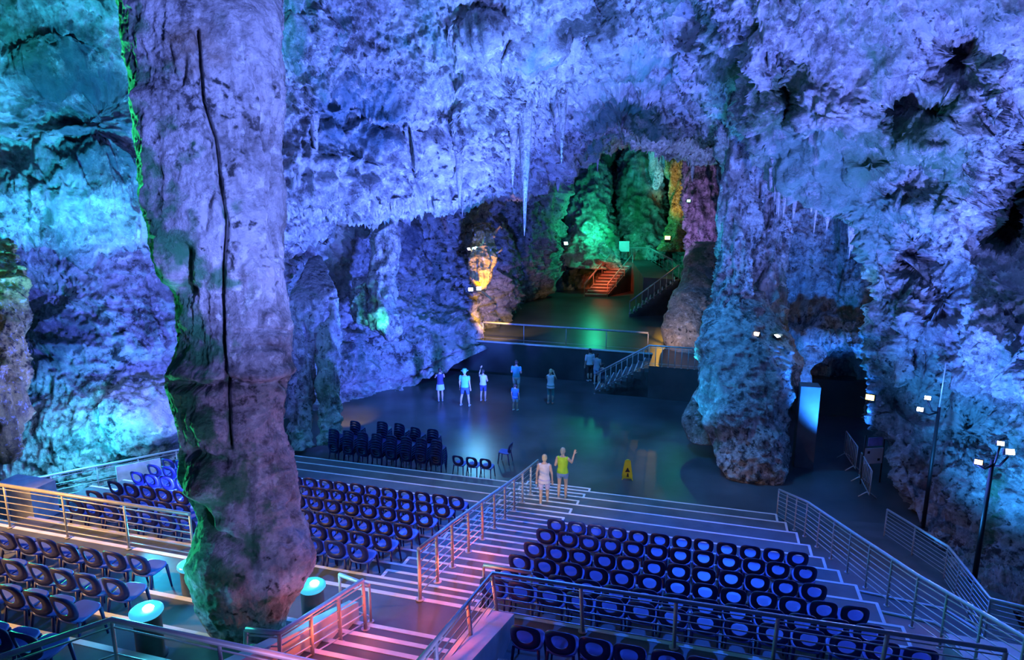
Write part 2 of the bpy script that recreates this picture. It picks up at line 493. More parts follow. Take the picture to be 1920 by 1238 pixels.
xs = [-300, -60, 100, 240, 380, 520, 640, 760, 880, 990, 1062]
base_y = [1010, 935, 905, 880, 846, 800, 760, 705, 648, 570, 500]
base_d = [20.5, 21.5, 22.3, 23.2, 25.5, 29, 32, 35, 38, 50, 56]
dl = {-300: [13.5, 14.5, 15, 16, 18, 24, 30, 33, 38, 45, 52], -60: [15.5, 16, 16.5, 17, 18.5, 25, 30, 33, 38, 45, 52], 120: [17, 17.8, 18.6, 19.2, 20.5, 26, 31, 34, 39, 45, 52],
      260: [17.6, 18.6, 19.6, 20.2, 21.5, 27, 31, 34, 39, 45, 53], 370: [17.7, 18.6, 19.3, 20.3, 22, 27, 31, 34, 39, 46, 54], 428: [18, 18.8, 19.7, 20.8, 22.4, 27.4, 31, 34.5, 39.5, 47, 55],
      446: [20.3, 21.2, 21.8, 22.6, 24.4, 28.4, 31.5, 35, 40.2, 47.5, 55.5]}
rows = [[(x, y, d) for x, d in zip(xs, dl[y])] for y in dl]
for f, off in ((0.28, 0.6), (0.55, 0.3), (0.8, -0.2), (1.0, 0.0), (1.12, -0.4)):
    rows.append([(x, 446 + (by - 446) * f, dl[446][i] + (bd - dl[446][i]) * f + off) for i, (x, by, bd) in enumerate(zip(xs, base_y, base_d))])
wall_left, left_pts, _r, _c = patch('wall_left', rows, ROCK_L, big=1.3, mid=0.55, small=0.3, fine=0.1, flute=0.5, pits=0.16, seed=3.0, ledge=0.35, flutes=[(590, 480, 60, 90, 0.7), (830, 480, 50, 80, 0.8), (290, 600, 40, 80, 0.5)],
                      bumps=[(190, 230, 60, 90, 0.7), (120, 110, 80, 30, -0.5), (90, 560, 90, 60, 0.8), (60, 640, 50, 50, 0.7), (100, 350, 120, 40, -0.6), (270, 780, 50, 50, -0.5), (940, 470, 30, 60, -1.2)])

cx = [430, 520, 640, 720, 800, 880, 960, 1040, 1100, 1160, 1230, 1300, 1360, 1420, 1475]
lipy = [385, 386, 380, 374, 366, 372, 358, 322, 292, 268, 270, 280, 276, 262, 290]
lipd = [22.5, 24, 26, 27.5, 29, 30, 33, 36.5, 38, 39, 38, 36, 31, 26, 23]
cd = {-300: [14, 15, 15.5, 16, 16, 16, 16, 16, 16, 16, 16, 15.5, 15, 14.5, 14], -120: [17, 18, 18.5, 19, 19, 19, 19, 18.5, 18.5, 18, 18, 17.5, 17, 16.5, 16],
      0: [19, 20.5, 21, 21.5, 22, 22, 21.5, 21, 21, 21, 21, 20.5, 19.5, 18.5, 18], 100: [20.5, 22, 22.5, 23, 23.3, 23.5, 23.5, 24, 24.5, 24.5, 24, 22.5, 21.3, 20.2, 19.5],
      200: [21.5, 23, 24, 24.6, 25.2, 26, 27, 29, 30.5, 31.5, 30, 27.5, 25, 22.3, 21]}
crow = [[(x, y, d) for x, d in zip(cx, cd[y])] for y in cd]
crow.append([(x, 200 + (ly - 200) * 0.55, 21.5 + (ld - 21.5) * 0.55 if False else cd[200][i] + (ld - cd[200][i]) * 0.5) for i, (x, ly, ld) in enumerate(zip(cx, lipy, lipd))])
crow.append([(x, ly - 6, ld - 0.2) for x, ly, ld in zip(cx, lipy, lipd)])
crow.append([(x, ly - 2, ld + 2.0) for x, ly, ld in zip(cx, lipy, lipd)])
crow.append([(x, ly - 26, ld + 9.0) for x, ly, ld in zip(cx, lipy, lipd)])
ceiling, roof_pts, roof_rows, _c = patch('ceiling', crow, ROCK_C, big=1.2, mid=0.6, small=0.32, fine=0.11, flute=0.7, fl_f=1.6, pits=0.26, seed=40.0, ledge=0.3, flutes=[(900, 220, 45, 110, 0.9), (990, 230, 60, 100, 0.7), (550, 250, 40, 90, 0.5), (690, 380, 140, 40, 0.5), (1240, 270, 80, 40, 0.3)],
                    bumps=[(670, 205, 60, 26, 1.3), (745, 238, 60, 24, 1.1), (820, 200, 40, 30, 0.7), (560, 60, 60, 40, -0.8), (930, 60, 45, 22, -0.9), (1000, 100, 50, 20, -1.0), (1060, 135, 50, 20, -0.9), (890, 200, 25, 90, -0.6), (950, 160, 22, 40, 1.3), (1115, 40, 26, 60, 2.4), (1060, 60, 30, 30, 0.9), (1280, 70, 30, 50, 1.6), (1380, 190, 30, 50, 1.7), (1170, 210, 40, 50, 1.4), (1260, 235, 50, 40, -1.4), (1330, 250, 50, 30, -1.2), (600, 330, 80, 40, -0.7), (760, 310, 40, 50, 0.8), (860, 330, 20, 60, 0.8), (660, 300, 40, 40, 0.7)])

# right-hand wall: its free edge hangs in front of the recess, then it runs down to the walkway
eL = [(1390, -300, 14), (1395, -120, 16), (1402, 0, 18), (1410, 100, 19.6), (1418, 200, 21.3), (1440, 285, 22.6), (1520, 345, 22.8), (1590, 385, 22.6), (1618, 450, 22.6), (1640, 530, 22.6), (1636, 620, 22.8), (1640, 710, 22.8), (1660, 800, 22.4), (1686, 890, 21.6), (1706, 966, 20.8), (1718, 1004, 20.4)]
bR = [(1745, 1012, 19.2), (1800, 1066, 17.6), (1880, 1146, 15.5), (1965, 1225, 13.6), (2180, 1420, 11)]
frac = [None] * len(eL)
rx = [0.12, 0.34, 0.56, 0.78, 1.0]
rows = []
dr = {-300: [13.6, 13, 12.6, 12.2, 11.5], -120: [15.6, 15, 14.6, 14, 13], 0: [17.3, 16.5, 15.8, 15.2, 14], 100: [18.8, 17.8, 16.9, 16.2, 15], 200: [20.3, 18.8, 17.6, 16.6, 15.2], 285: [21.4, 19.6, 18.0, 16.8, 15.2],
      345: [21.6, 19.8, 18.2, 16.9, 15.2], 385: [21.6, 20, 18.4, 17, 15.2], 450: [21.7, 20.3, 18.8, 17.2, 15], 530: [21.6, 20, 18.4, 16.9, 14.4], 620: [21.6, 19.6, 18, 16.5, 13.8], 710: [21.5, 19.4, 17.8, 16.2, 13.2],
      800: [21.2, 19.3, 17.6, 15.9, 12.6], 890: [20.6, 19.2, 17.4, 15.6, 12]}
for k, e in enumerate(eL):
    row = [(e[0] + 70, e[1] - 25, e[2] + 6.5), (e[0] + 22, e[1] - 8, e[2] + 2.2), e]
    for j, b in enumerate(bR):
        if e[1] in dr:
            xx = e[0] + (2180 - e[0]) * rx[j] * (0.75 + 0.25 * rx[j]) if k < 13 else e[0] + (b[0] - e[0])
            f = 0.0
            if e[1] > 385:
                f = (e[1] - 385) / 577.0
            xx = (e[0] + (2180 - e[0]) * rx[j]) * (1 - f) + b[0] * f
            yy = e[1] + (b[1] - 962) * max(0, f) ** 1.3
            row.append((xx, yy, dr[e[1]][j]))
        else:
            q = 0 if k == 14 else 1
            row.append((b[0] + 12 * q, b[1] + 40 * q, b[2] - 0.3 * q))
    rows.append(row)
wall_right, right_pts, right_rows, right_cols = patch('wall_right', rows, ROCK_R, big=1.1, mid=0.55, small=0.3, fine=0.1, flute=0.6, fl_f=1.8, pits=0.22, seed=71.0, ledge=0.25, flutes=[(1720, 600, 50, 130, 0.9), (1870, 590, 50, 60, 0.6), (1425, 200, 20, 120, 0.6), (1640, 450, 30, 80, 0.5)],
                       bumps=[(1925, 320, 60, 90, 6.5), (1890, 430, 60, 50, 3.0), (1715, 470, 40, 70, 2.0), (1750, 400, 60, 30, -1.0), (1835, 810, 60, 70, 2.0), (1700, 640, 25, 120, -0.8), (1855, 640, 30, 40, -1.1), (1540, 230, 80, 50, -1.4), (1470, 180, 20, 80, 1.2), (1800, 105, 55, 50, 2.2), (1690, 205, 40, 30, 1.3), (1750, 210, 35, 25, 1.2), (1700, 335, 60, 40, 1.4), (1740, 285, 45, 22, -0.9), (1640, 320, 40, 16, -0.8), (1690, 770, 40, 40, 1.0), (1870, 250, 16, 90, -0.9), (1780, 560, 40, 60, 1.2)])

rows = [[(x, y, d + (y < 330) * (330 - y) * -0.02) for x, d in zip((990, 1060, 1120, 1180, 1240, 1300, 1370, 1440), (57, 61, 64, 66, 66, 60, 52, 46))] for y in (150, 230, 330, 420, 470)]
rows.append([(x, 505, d) for x, d in zip((990, 1060, 1120, 1180, 1240, 1300, 1370, 1440), (55, 58, 60, 61, 60, 54, 47, 42))])
rows.append([(x, y, d) for x, y, d in zip((990, 1060, 1120, 1180, 1240, 1300, 1370, 1440), (570, 565, 560, 560, 570, 620, 680, 700), (54, 55, 56, 56, 52, 42, 37, 34))])
wall_back, back_pts, _r, _c = patch('wall_back', rows, ROCK_B, big=1.8, mid=0.9, small=0.3, fine=0.06, flute=0.8, fl_f=0.9, seed=5.0, step=2.0)

rows = [[(x, y, d) for x, d in zip((1340, 1420, 1500, 1580, 1660, 1740), (30, 30, 29.5, 29, 27.5, 25.5))] for y in (200, 300, 400, 500, 600)]
rows.append([(x, 640, d) for x, d in zip((1340, 1420, 1500, 1580, 1660, 1740), (30, 29, 28, 27.6, 27, 25.5))])
rows.append([(x, 668, d) for x, d in zip((1340, 1420, 1500, 1580, 1660, 1740), (30.5, 30, 30, 30, 28.6, 26))])
rows.append([(x, 780, d) for x, d in zip((1340, 1420, 1500, 1580, 1660, 1740), (31, 31, 31.5, 31, 29, 26))])
rows.append([(x, 850, d) for x, d in zip((1340, 1420, 1500, 1580, 1660, 1740), (30.5, 30, 30, 29.5, 28, 26))])
wall_recess, recess_pts, _r, _c = patch('wall_recess', rows, ROCK_D, big=0.9, mid=0.5, small=0.22, fine=0.06, flute=0.3, fl_f=1.2, pits=0.1, seed=23.0)

# ------------------------------------------------------------------ big formations
def _groove(X, Y, pts, w, depth):
    best = np.full(X.shape, 1e9)
    for (x0, y0), (x1, y1) in zip(pts[:-1], pts[1:]):
        t = np.clip(((X - x0) * (x1 - x0) + (Y - y0) * (y1 - y0)) / ((x1 - x0) ** 2 + (y1 - y0) ** 2), 0, 1)
        best = np.minimum(best, np.hypot(X - x0 - t * (x1 - x0), Y - y0 - t * (y1 - y0)))
    return -depth * np.exp(-(best / w) ** 2)
def pillar_carve(X, Y, front):
    d = _groove(X, Y, [(372, 60), (380, 190), (402, 260), (412, 340), (424, 420), (414, 560), (416, 640), (426, 720), (432, 840)], 4.5, 0.17)
    d = d + _groove(X, Y, [(325, 90), (330, 140), (345, 160), (352, 110)], 6, 0.05)
    d = d + _groove(X, Y, [(460, 110), (488, 190), (498, 280)], 5, 0.12) + _groove(X, Y, [(520, 280), (508, 380), (512, 460)], 4, 0.14)
    d = d + _groove(X, Y, [(352, 470), (346, 540), (355, 545)], 9, 0.14)
    d = d + _groove(X, Y, [(335, 722), (380, 730), (430, 716), (480, 728), (545, 712)], 9, 0.16)
    d = d - _groove(X, Y, [(340, 700), (390, 712), (440, 700), (490, 708), (540, 696)], 14, 0.09)
    d = d - _groove(X, Y, [(285, 180), (300, 330), (316, 480), (330, 520)], 16, 0.13)
    for rx_ in (497, 509, 520):
        d = d + _groove(X, Y, [(rx_, 150), (rx_ + 2, 300), (rx_ + 4, 480)], 3, 0.06)
    d = d + _groove(X, Y, [(385, 430), (392, 380), (410, 340)], 7, 0.07) + _groove(X, Y, [(445, 500), (470, 470), (500, 520), (490, 600)], 6, 0.05)
    d = d + _groove(X, Y, [(440, 625), (500, 618), (535, 622)], 5, 0.06) + _groove(X, Y, [(436, 655), (490, 650), (535, 655)], 5, 0.06)
    for pts, w, a in (([(350, 850), (420, 868)], 10, 0.12), ([(372, 960), (400, 1000), (450, 1018)], 9, 0.12), ([(545, 950), (560, 990)], 9, 0.15), ([(330, 860), (350, 940), (395, 975)], 7, 0.09), ([(470, 880), (462, 960), (478, 1080)], 12, 0.1)):
        d = d + _groove(X, Y, pts, w, a)
    for x, y, w, a in ((385, 910, 30, 0.16), (400, 1060, 34, 0.16), (545, 1040, 32, 0.12), (470, 800, 34, 0.08), (380, 800, 26, 0.1)):
        d = d + a * np.exp(-((X - x) / w) ** 2 - ((Y - y) / w) ** 2)
    return np.where(front, d, 0)
PCOL = (0.045, 0.24, 0.10)  # green light on the pillar's left flank, painted as spots of colour
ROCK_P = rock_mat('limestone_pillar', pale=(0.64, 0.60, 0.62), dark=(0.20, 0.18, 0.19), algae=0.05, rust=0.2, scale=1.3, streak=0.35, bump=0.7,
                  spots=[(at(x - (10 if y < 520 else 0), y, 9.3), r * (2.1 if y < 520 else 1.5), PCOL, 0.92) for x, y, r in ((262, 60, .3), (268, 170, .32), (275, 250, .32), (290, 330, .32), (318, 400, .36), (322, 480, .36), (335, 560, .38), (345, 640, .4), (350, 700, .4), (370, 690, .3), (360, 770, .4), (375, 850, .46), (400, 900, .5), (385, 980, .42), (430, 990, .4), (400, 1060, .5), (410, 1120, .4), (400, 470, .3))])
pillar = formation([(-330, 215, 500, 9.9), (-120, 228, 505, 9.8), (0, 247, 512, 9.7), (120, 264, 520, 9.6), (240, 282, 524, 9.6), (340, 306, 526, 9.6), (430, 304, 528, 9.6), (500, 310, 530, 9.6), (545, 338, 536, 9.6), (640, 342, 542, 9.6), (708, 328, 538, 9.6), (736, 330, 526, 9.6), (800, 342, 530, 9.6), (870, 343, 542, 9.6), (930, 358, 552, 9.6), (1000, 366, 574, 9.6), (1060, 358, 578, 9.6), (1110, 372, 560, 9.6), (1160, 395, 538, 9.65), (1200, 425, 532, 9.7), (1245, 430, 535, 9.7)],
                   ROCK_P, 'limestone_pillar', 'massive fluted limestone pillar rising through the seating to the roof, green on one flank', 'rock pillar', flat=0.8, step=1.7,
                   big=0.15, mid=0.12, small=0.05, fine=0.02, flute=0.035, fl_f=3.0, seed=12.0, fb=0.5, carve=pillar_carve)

# ------------------------------------------------------------------ architecture of the auditorium
def box(bm, x0, x1, y0, y1, z0, z1):
    vs = [bm.verts.new(p) for p in ((x0, y0, z0), (x1, y0, z0), (x1, y1, z0), (x0, y1, z0), (x0, y0, z1), (x1, y0, z1), (x1, y1, z1), (x0, y1, z1))]
    for f in ((0, 3, 2, 1), (4, 5, 6, 7), (0, 1, 5, 4), (1, 2, 6, 5), (2, 3, 7, 6), (3, 0, 4, 7)):
        bm.faces.new([vs[i] for i in f])
    return vs
def prism(bm, poly, z0, z1):
    """vertical prism over a plan polygon (x, y); z0/z1 numbers or per-vertex lists"""
    n = len(poly)
    za = z0 if hasattr(z0, '__len__') else [z0] * n
    zb = z1 if hasattr(z1, '__len__') else [z1] * n
    a = [bm.verts.new((p[0], p[1], z)) for p, z in zip(poly, za)]
    b = [bm.verts.new((p[0], p[1], z)) for p, z in zip(poly, zb)]
    bm.faces.new(b)
    bm.faces.new(a[::-1])
    for i in range(n):
        j = (i + 1) % n
        bm.faces.new((a[i], a[j], b[j], b[i]))
def hbox(bm, t0, t1, s0, s1, z0, z1):
    prism(bm, [H(t0, s0)[:2], H(t1, s0)[:2], H(t1, s1)[:2], H(t0, s1)[:2]], z0, z1)
def tube(bm, pts, r, n=8, r1=None, caps=True):
    pts = [Vector(p) for p in pts]
    rings = []
    prev = None
    for i, p in enumerate(pts):
        d = (pts[min(i + 1, len(pts) - 1)] - pts[max(i - 1, 0)]).normalized()
        if prev is None:
            a = d.orthogonal().normalized()
        else:
            a = (prev - d * prev.dot(d)).normalized()
        prev = a
        b = d.cross(a)
        rr = r if r1 is None else r + (r1 - r) * i / (len(pts) - 1)
        rings.append([bm.verts.new(p + (a * math.cos(2 * math.pi * k / n) + b * math.sin(2 * math.pi * k / n)) * rr) for k in range(n)])
    for i in range(len(rings) - 1):
        for k in range(n):
            f = bm.faces.new((rings[i][k], rings[i][(k + 1) % n], rings[i + 1][(k + 1) % n], rings[i + 1][k]))
            f.smooth = True
    if caps:
        bm.faces.new(rings[0][::-1])
        bm.faces.new(rings[-1])
def lathe(bm, prof, n=20, cx=0, cy=0):
    rings = []
    for r, z in prof:
        rings.append([bm.verts.new((cx + max(r, 1e-4) * math.cos(2 * math.pi * k / n), cy + max(r, 1e-4) * math.sin(2 * math.pi * k / n), z)) for k in range(n)])
    for i in range(len(rings) - 1):
        for k in range(n):
            f = bm.faces.new((rings[i][k], rings[i][(k + 1) % n], rings[i + 1][(k + 1) % n], rings[i + 1][k]))
            f.smooth = True
    bm.faces.new(rings[0][::-1])
    bm.faces.new(rings[-1])
def fin(name, bm, mat, parent=None, kind=None, bevel=0):
    if bevel:
        bmesh.ops.bevel(bm, geom=list(bm.edges), offset=bevel, segments=2, affect='EDGES', profile=0.7)
    bmesh.ops.recalc_face_normals(bm, faces=bm.faces)
    me = bpy.data.meshes.new(name)
    bm.to_mesh(me)
    bm.free()
    o = link(name, me, mat, parent)
    if kind: o['kind'] = kind
    return o
NB = bmesh.new

M_FLOOR = plain('wet_dark_floor', (0.07, 0.085, 0.09), 0.30, 0, 0.22, 0.5, bump=0.12)
M_CONC = plain('concrete_tread', (0.105, 0.12, 0.125), 0.6, 0, 0.14, 1.5, bump=0.1)
M_NOSE = plain('pale_nosing_paint', (0.80, 0.80, 0.80), 0.6, 0, 0.06, 3)
M_RAIL = plain('galvanised_steel', (0.60, 0.61, 0.63), 0.38, 0.35, 0.05, 6)
M_POST = plain('steel_post_paint', (0.50, 0.50, 0.52), 0.5, 0.15, 0.06, 5)
M_SEAT = plain('lit_chair_plastic', (0.08, 0.13, 0.52), 0.38, 0, 0.08, 3)  # one navy plastic, lightened here for the lit seats
M_BACK = plain('shaded_chair_plastic', (0.015, 0.022, 0.15), 0.45, 0, 0.08, 3)  # the same plastic, darkened for backs and legs in shade
M_KERB = plain('painted_kerb', (0.55, 0.57, 0.58), 0.6, 0, 0.1, 2)
M_DARK = plain('black_painted_metal', (0.03, 0.03, 0.035), 0.45, 0.2, 0.1, 5)

SN = {0: 21.5, 1: 20.45, 2: 19.4, 3: 18.3, 4: 17.15, 5: 16.08, 6: 15.08, 7: 14.08, 8: 13.05, 9: 11.95, 10: 10.95, 11: 10.05, 12: 9.25, 13: 7.85, 14: 6.87, 15: 6.0, 16: 5.0, 17: 4.0, 18: 3.0}
RISE = 0.28
def zt(k): return RISE * k
def slope_z(s):
    ks = sorted(SN)
    return float(np.interp(-s, [-SN[k] for k in ks], [zt(k) for k in ks]))
T_AISLE_L, T_AISLE_R = -5.45, -3.3
def t_left(k): return {9: -14.4, 10: -14.0, 11: -13.6}.get(k, -15.3 if k < 9 else -14.6)
def t_right(k): return 2.44 + 0.147 * (k - 1)

bm = NB()
hbox(bm, -24, 9.5, 2.0, 33.9, -0.3, 0.0)
fin('floor', bm, M_FLOOR, kind='structure')

bm = NB()
for k in range(1, 18):
    s0, s1 = SN[k], SN[k + 1]
    if k < 12:
        hbox(bm, t_left(k), t_right(k), s1, s0, 0.0, zt(k))
    else:
        hbox(bm, t_left(k), -4.95 if k > 12 else t_right(k), s1, s0, 0.0, zt(k))
        if k > 12:
            hbox(bm, -2.45, t_right(k), s1, s0, 0.0, zt(k))
terr = fin('seating_terrace', bm, M_CONC, kind='structure')
def nosing(parent, t0, t1, s, z, w=0.055):
    bm = NB()
    hbox(bm, t0, t1, s - w, s + 0.012, z - 0.03, z + 0.006)
    return fin('step_nosing', bm, M_NOSE, parent)
def nosing_side(parent, t, s0, s1, z, w=0.05):
    bm = NB()
    hbox(bm, t - w, t + 0.012, s0, s1, z - 0.03, z + 0.007)
    return fin('step_nosing', bm, M_NOSE, parent)
for k in range(1, 18):
    if k < 12:
        nosing(terr, t_left(k), t_right(k), SN[k], zt(k))
        nosing_side(terr, t_right(k), SN[k + 1], SN[k], zt(k))
    elif k == 12:
        nosing(terr, t_left(k), t_right(k) - 0.2, SN[k], zt(k), 0.075)
    else:
        nosing(terr, t_left(k), -4.95, SN[k], zt(k), 0.075)
        if k < 15: nosing(terr, -2.45, t_right(k), SN[k], zt(k), 0.075)

# the stairs down the middle: one extra half step on every terrace, then a steeper flight above the landing
bm = NB()
for k in range(0, 12):
    mid = (SN[k] + SN[k + 1]) / 2
    hbox(bm, T_AISLE_L, T_AISLE_R, SN[k + 1] - 0.02, mid, max(0.0, zt(k) - 0.02), zt(k) + RISE / 2)
stairs = fin('aisle_stairs', bm, M_CONC, kind='structure')
for k in range(0, 12):
    mid = (SN[k] + SN[k + 1]) / 2
    nosing(stairs, T_AISLE_L, T_AISLE_R, mid, zt(k) + RISE / 2)
    nosing_side(stairs, T_AISLE_R, SN[k + 1], mid, zt(k) + RISE / 2)
    bm = NB()
    hbox(bm, T_AISLE_L - 0.012, T_AISLE_L + 0.05, SN[k + 1], mid, zt(k) + RISE / 2 - 0.03, zt(k) + RISE / 2 + 0.007)
    fin('step_nosing', bm, M_NOSE, stairs)
bm = NB()
for i in range(14):
    s0 = 8.22 - 0.42 * i
    hbox(bm, -4.85, -2.55, s0 - 0.43, s0, 0.5, 3.36 + 0.15 * (i + 1))
upper = fin('upper_stairs', bm, M_CONC, kind='structure')
for i in range(14):
    nosing(upper, -4.85, -2.55, 8.22 - 0.42 * i, 3.36 + 0.15 * (i + 1), 0.07)
bm = NB()
prism(bm, [H(-5.0, 8.35)[:2], H(-4.84, 8.35)[:2], H(-4.84, 3.0)[:2], H(-5.0, 3.0)[:2]], 2.5, [3.75, 3.75, 5.7, 5.7])
fin('stair_parapet', bm, M_KERB, kind='structure')
bm = NB()
prism(bm, [H(-2.95, 8.85)[:2], H(-2.5, 8.85)[:2], H(-2.42, 3.0)[:2], H(-2.6, 3.0)[:2]], 2.5, [3.66, 3.66, 5.7, 5.7])
fin('stair_parapet', bm, M_KERB, kind='structure')

# the stage at the far end
bm = NB()
prism(bm, [H(-16, 34.75)[:2], H(-2.4, 34.25)[:2], H(-2.4, 31.9)[:2], H(9, 31.6)[:2], H(14, 62)[:2], H(-18, 62)[:2]], -0.3, 1.6)
stage = fin('stage_platform', bm, M_FLOOR, kind='structure')
bm = NB()
tube(bm, [H(-13.5, 34.7, 1.62), H(-2.4, 34.25, 1.62)], 0.06, 6)
fin('stage_edge_nosing', bm, M_NOSE, stage)

# ------------------------------------------------------------------ railings
def railing(name, label, pts, height=1.0, posts=None, bars=6, spacing=1.3, r=0.032, pr=0.022, br=0.011, group=None, tops=None, mat=M_RAIL, pmat=M_POST, bottom=0.14, cat='railing'):
    """pts: base points along the run; posts at every point plus in between"""
    pts = [Vector(p) for p in pts]
    root = thing(name, label, cat, tuple(pts[0]), group=group)
    o0 = pts[0]
    loc = [p - o0 for p in pts]
    tp = [Vector(p) - o0 for p in tops] if tops else [p + Vector((0, 0, height)) for p in loc]
    bm = NB(); tube(bm, tp, r, 10); fin('top_rail', bm, mat, root)
    for b in range(bars):
        f = bottom + (0.94 - bottom) * b / max(1, bars - 1) * 0.95
        bm = NB(); tube(bm, [p + (q - p) * f for p, q in zip(loc, tp)], br, 6); fin('rail_bar', bm, mat, root)
    ps = []
    for i in range(len(pts) - 1):
        L = (pts[i + 1] - pts[i]).length
        n = max(1, round(L / spacing))
        for j in range(n + (1 if i == len(pts) - 2 else 0)):
            ps.append((loc[i].lerp(loc[i + 1], j / n), tp[i].lerp(tp[i + 1], j / n)))
    for p, q in ps:
        bm = NB(); tube(bm, [p, q - Vector((0, 0, r * 0.5))], pr, 8)
        tube(bm, [p, p + Vector((0, 0, 0.015))], pr * 2.4, 10)
        fin('post', bm, pmat, root)
    return root

s_list = [9.2, 10.9, 13.0, 15.1, 17.2, 19.5]
railing('stair_railing', 'long steel handrail with bars running down the middle of the central stairs', [H(-4.2 - (s - 9.2) * 0.053, s, slope_z(s) + (0.14 if s > 9.5 else 0)) for s in s_list], 0.9, spacing=1.15, pr=0.03)
railing('seating_railing', 'long sloping steel railing along the right edge of the seating, beside the walkway', [H(2.36 + (20.7 - s) * 0.147 + 0.12, s, slope_z(s) - (0.22 if s > 20 else 0)) for s in (20.7, 18.0, 15.0, 12.0, 9.2, 6.5)], 0.98, bars=7, spacing=1.15)
railing('landing_railing', 'steel railing between landing and right seats, bending up the upper stairs', [H(-2.66, 5.0, 4.45), H(-2.85, 9.12, 3.37), H(3.9, 9.12, 3.37)], 0.95, bars=6, spacing=1.25,
        tops=[H(-2.62, 5.0, 5.33), H(-2.85, 8.85, 4.28), H(3.9, 9.0, 4.26)], pr=0.03)
railing('landing_railing', 'yellowish steel railing in front of the near left seats, ending at the rock pillar', [H(-14.4, 9.18, 3.37), H(-8.6, 9.18, 3.37)], 0.9, bars=6, spacing=1.3, r=0.036)
railing('stair_guard', 'blue-lit tubular guard rail at the near left corner of the photo', [H(-6.9, 3.6, 4.55), H(-6.3, 5.4, 4.22), H(-3.4, 5.4, 4.22)], 0.93, bars=3, spacing=1.5, r=0.034)
railing('stair_railing', 'short bent handrail beside the upper stairs at the foot of the rock pillar', [H(-5.25, 6.2, 3.92), H(-4.75, 6.25, 4.05), H(-4.6, 8.1, 3.5)], 0.9, bars=5, spacing=0.75,
        tops=[H(-5.15, 6.2, 4.7), H(-4.72, 6.25, 4.7), H(-4.55, 8.0, 4.38)], pr=0.028)
railing('end_rail', 'small bent rail at the aisle end of the right seat block, above the landing', [H(-3.2, 9.5, 3.08), H(-2.4, 9.5, 3.08)], 0.9, bars=1, spacing=0.8)
railing('end_rail', 'small bent rail at the left edge of the landing, next to a bollard light', [H(-5.3, 8.6, 3.37), H(-4.7, 8.45, 3.37)], 0.62, bars=1, spacing=0.6)

# ramp on the far left with its kerb and railing
RA, RB, RC = H(-15.6, 20.2, 0.2), H(-16.36, 17.18, 0.5), H(-18.17, 12.79, 1.0)
RD = H(-19.3, 10.0, 1.3)
bm = NB()
for a, b in ((RA, RB), (RB, RC), (RC, RD)):
    d = Vector((b[0] - a[0], b[1] - a[1], 0)).normalized()
    nrm = Vector((-d.y, d.x, 0)) * 0.12
    prism(bm, [(a[0] - nrm.x, a[1] - nrm.y), (b[0] - nrm.x, b[1] - nrm.y), (b[0] + nrm.x, b[1] + nrm.y), (a[0] + nrm.x, a[1] + nrm.y)], -0.2, [a[2], b[2], b[2], a[2]])
fin('ramp_kerb', bm, M_KERB, kind='structure')
bm = NB()
prism(bm, [H(-15.7, 20.2)[:2], H(-18.3, 12.8)[:2], H(-19.4, 10)[:2], H(-22.5, 10)[:2], H(-21, 14)[:2], H(-18.2, 20.5)[:2]], -0.25, [0.05, 0.7, 1.0, 1.0, 0.7, 0.05])
fin('ramp_left', bm, M_CONC, kind='structure')
railing('ramp_railing', 'steel railing on the pale kerb of the ramp along the left rock wall', [RD, RC, RB, RA], 1.0, bars=5, spacing=1.25, r=0.035)
bm = NB()
pa, pb = Vector(H(-17.1, 15.38, 0.72)), Vector(H(-16.6, 16.6, 0.57))
pz = Vector((0, 0, 0.82))
d = (pb - pa); nrm = Vector((-d.y, d.x, 0)).normalized() * 0.02 + Vector((0, 0, 0))
sh = Vector((0.14, -0.06, 0.08))
vs = [bm.verts.new(p + sh + q) for q in (nrm, -nrm) for p in (pa, pb, pb + pz, pa + pz)]
for f in ((0, 1, 2, 3), (7, 6, 5, 4), (0, 4, 5, 1), (1, 5, 6, 2), (2, 6, 7, 3), (3, 7, 4, 0)):
    bm.faces.new([vs[i] for i in f])
tag(fin('info_sign', bm, plain('pale_panel', (0.7, 0.7, 0.72), 0.4)), 'pale blank panel fixed to the ramp railing by the left wall', 'panel')
# pale steel cabinet at the near end of the seat terraces
bm = NB(); hbox(bm, -0.55, 0.55, -0.3, 0.3, 0, 0.8)
cb = fin('equipment_case', bm, plain('pale_case', (0.62, 0.66, 0.66), 0.45), bevel=0.02)
cb.location = H(-14.2, 10.5, zt(10)); tag(cb, 'low pale equipment case behind the yellowish railing on the left terraces', 'case')

# walkway on the right: ramp floor, kerbs and the fence
bm = NB()
prism(bm, [H(2.6, 21)[:2], H(6.2, 21.3)[:2], H(7.2, 17)[:2], H(6.3, 13)[:2], H(9.5, 9)[:2], H(4.2, 8.5)[:2], H(3.3, 14)[:2]], -0.25, [0.02, 0.02, 0.5, 1.25, 1.9, 1.9, 1.1])
fin('walkway_right', bm, M_CONC, kind='structure')
bm = NB()
for poly, z in (([(3.0, 15.5), (5.3, 15.2), (5.75, 14.6), (6.0, 12.8), (3.4, 12.8)], 1.05), ([(3.3, 13.6), (4.6, 13.45), (5.0, 12.9), (5.1, 10.5), (3.6, 10.5)], 1.75)):
    prism(bm, [H(a, b)[:2] for a, b in poly], 0, z)
blk = fin('walkway_step', bm, M_CONC, kind='structure')
for pts in ([(3.0, 15.5, 1.06), (5.3, 15.2, 1.06), (5.75, 14.6, 1.06), (6.0, 12.8, 1.06)], [(3.3, 13.6, 1.76), (4.6, 13.45, 1.76), (5.0, 12.9, 1.76), (5.1, 10.5, 1.76)]):
    bm = NB(); tube(bm, [H(*p) for p in pts], 0.035, 6); fin('step_nosing', bm, M_NOSE, blk)
bm = NB()
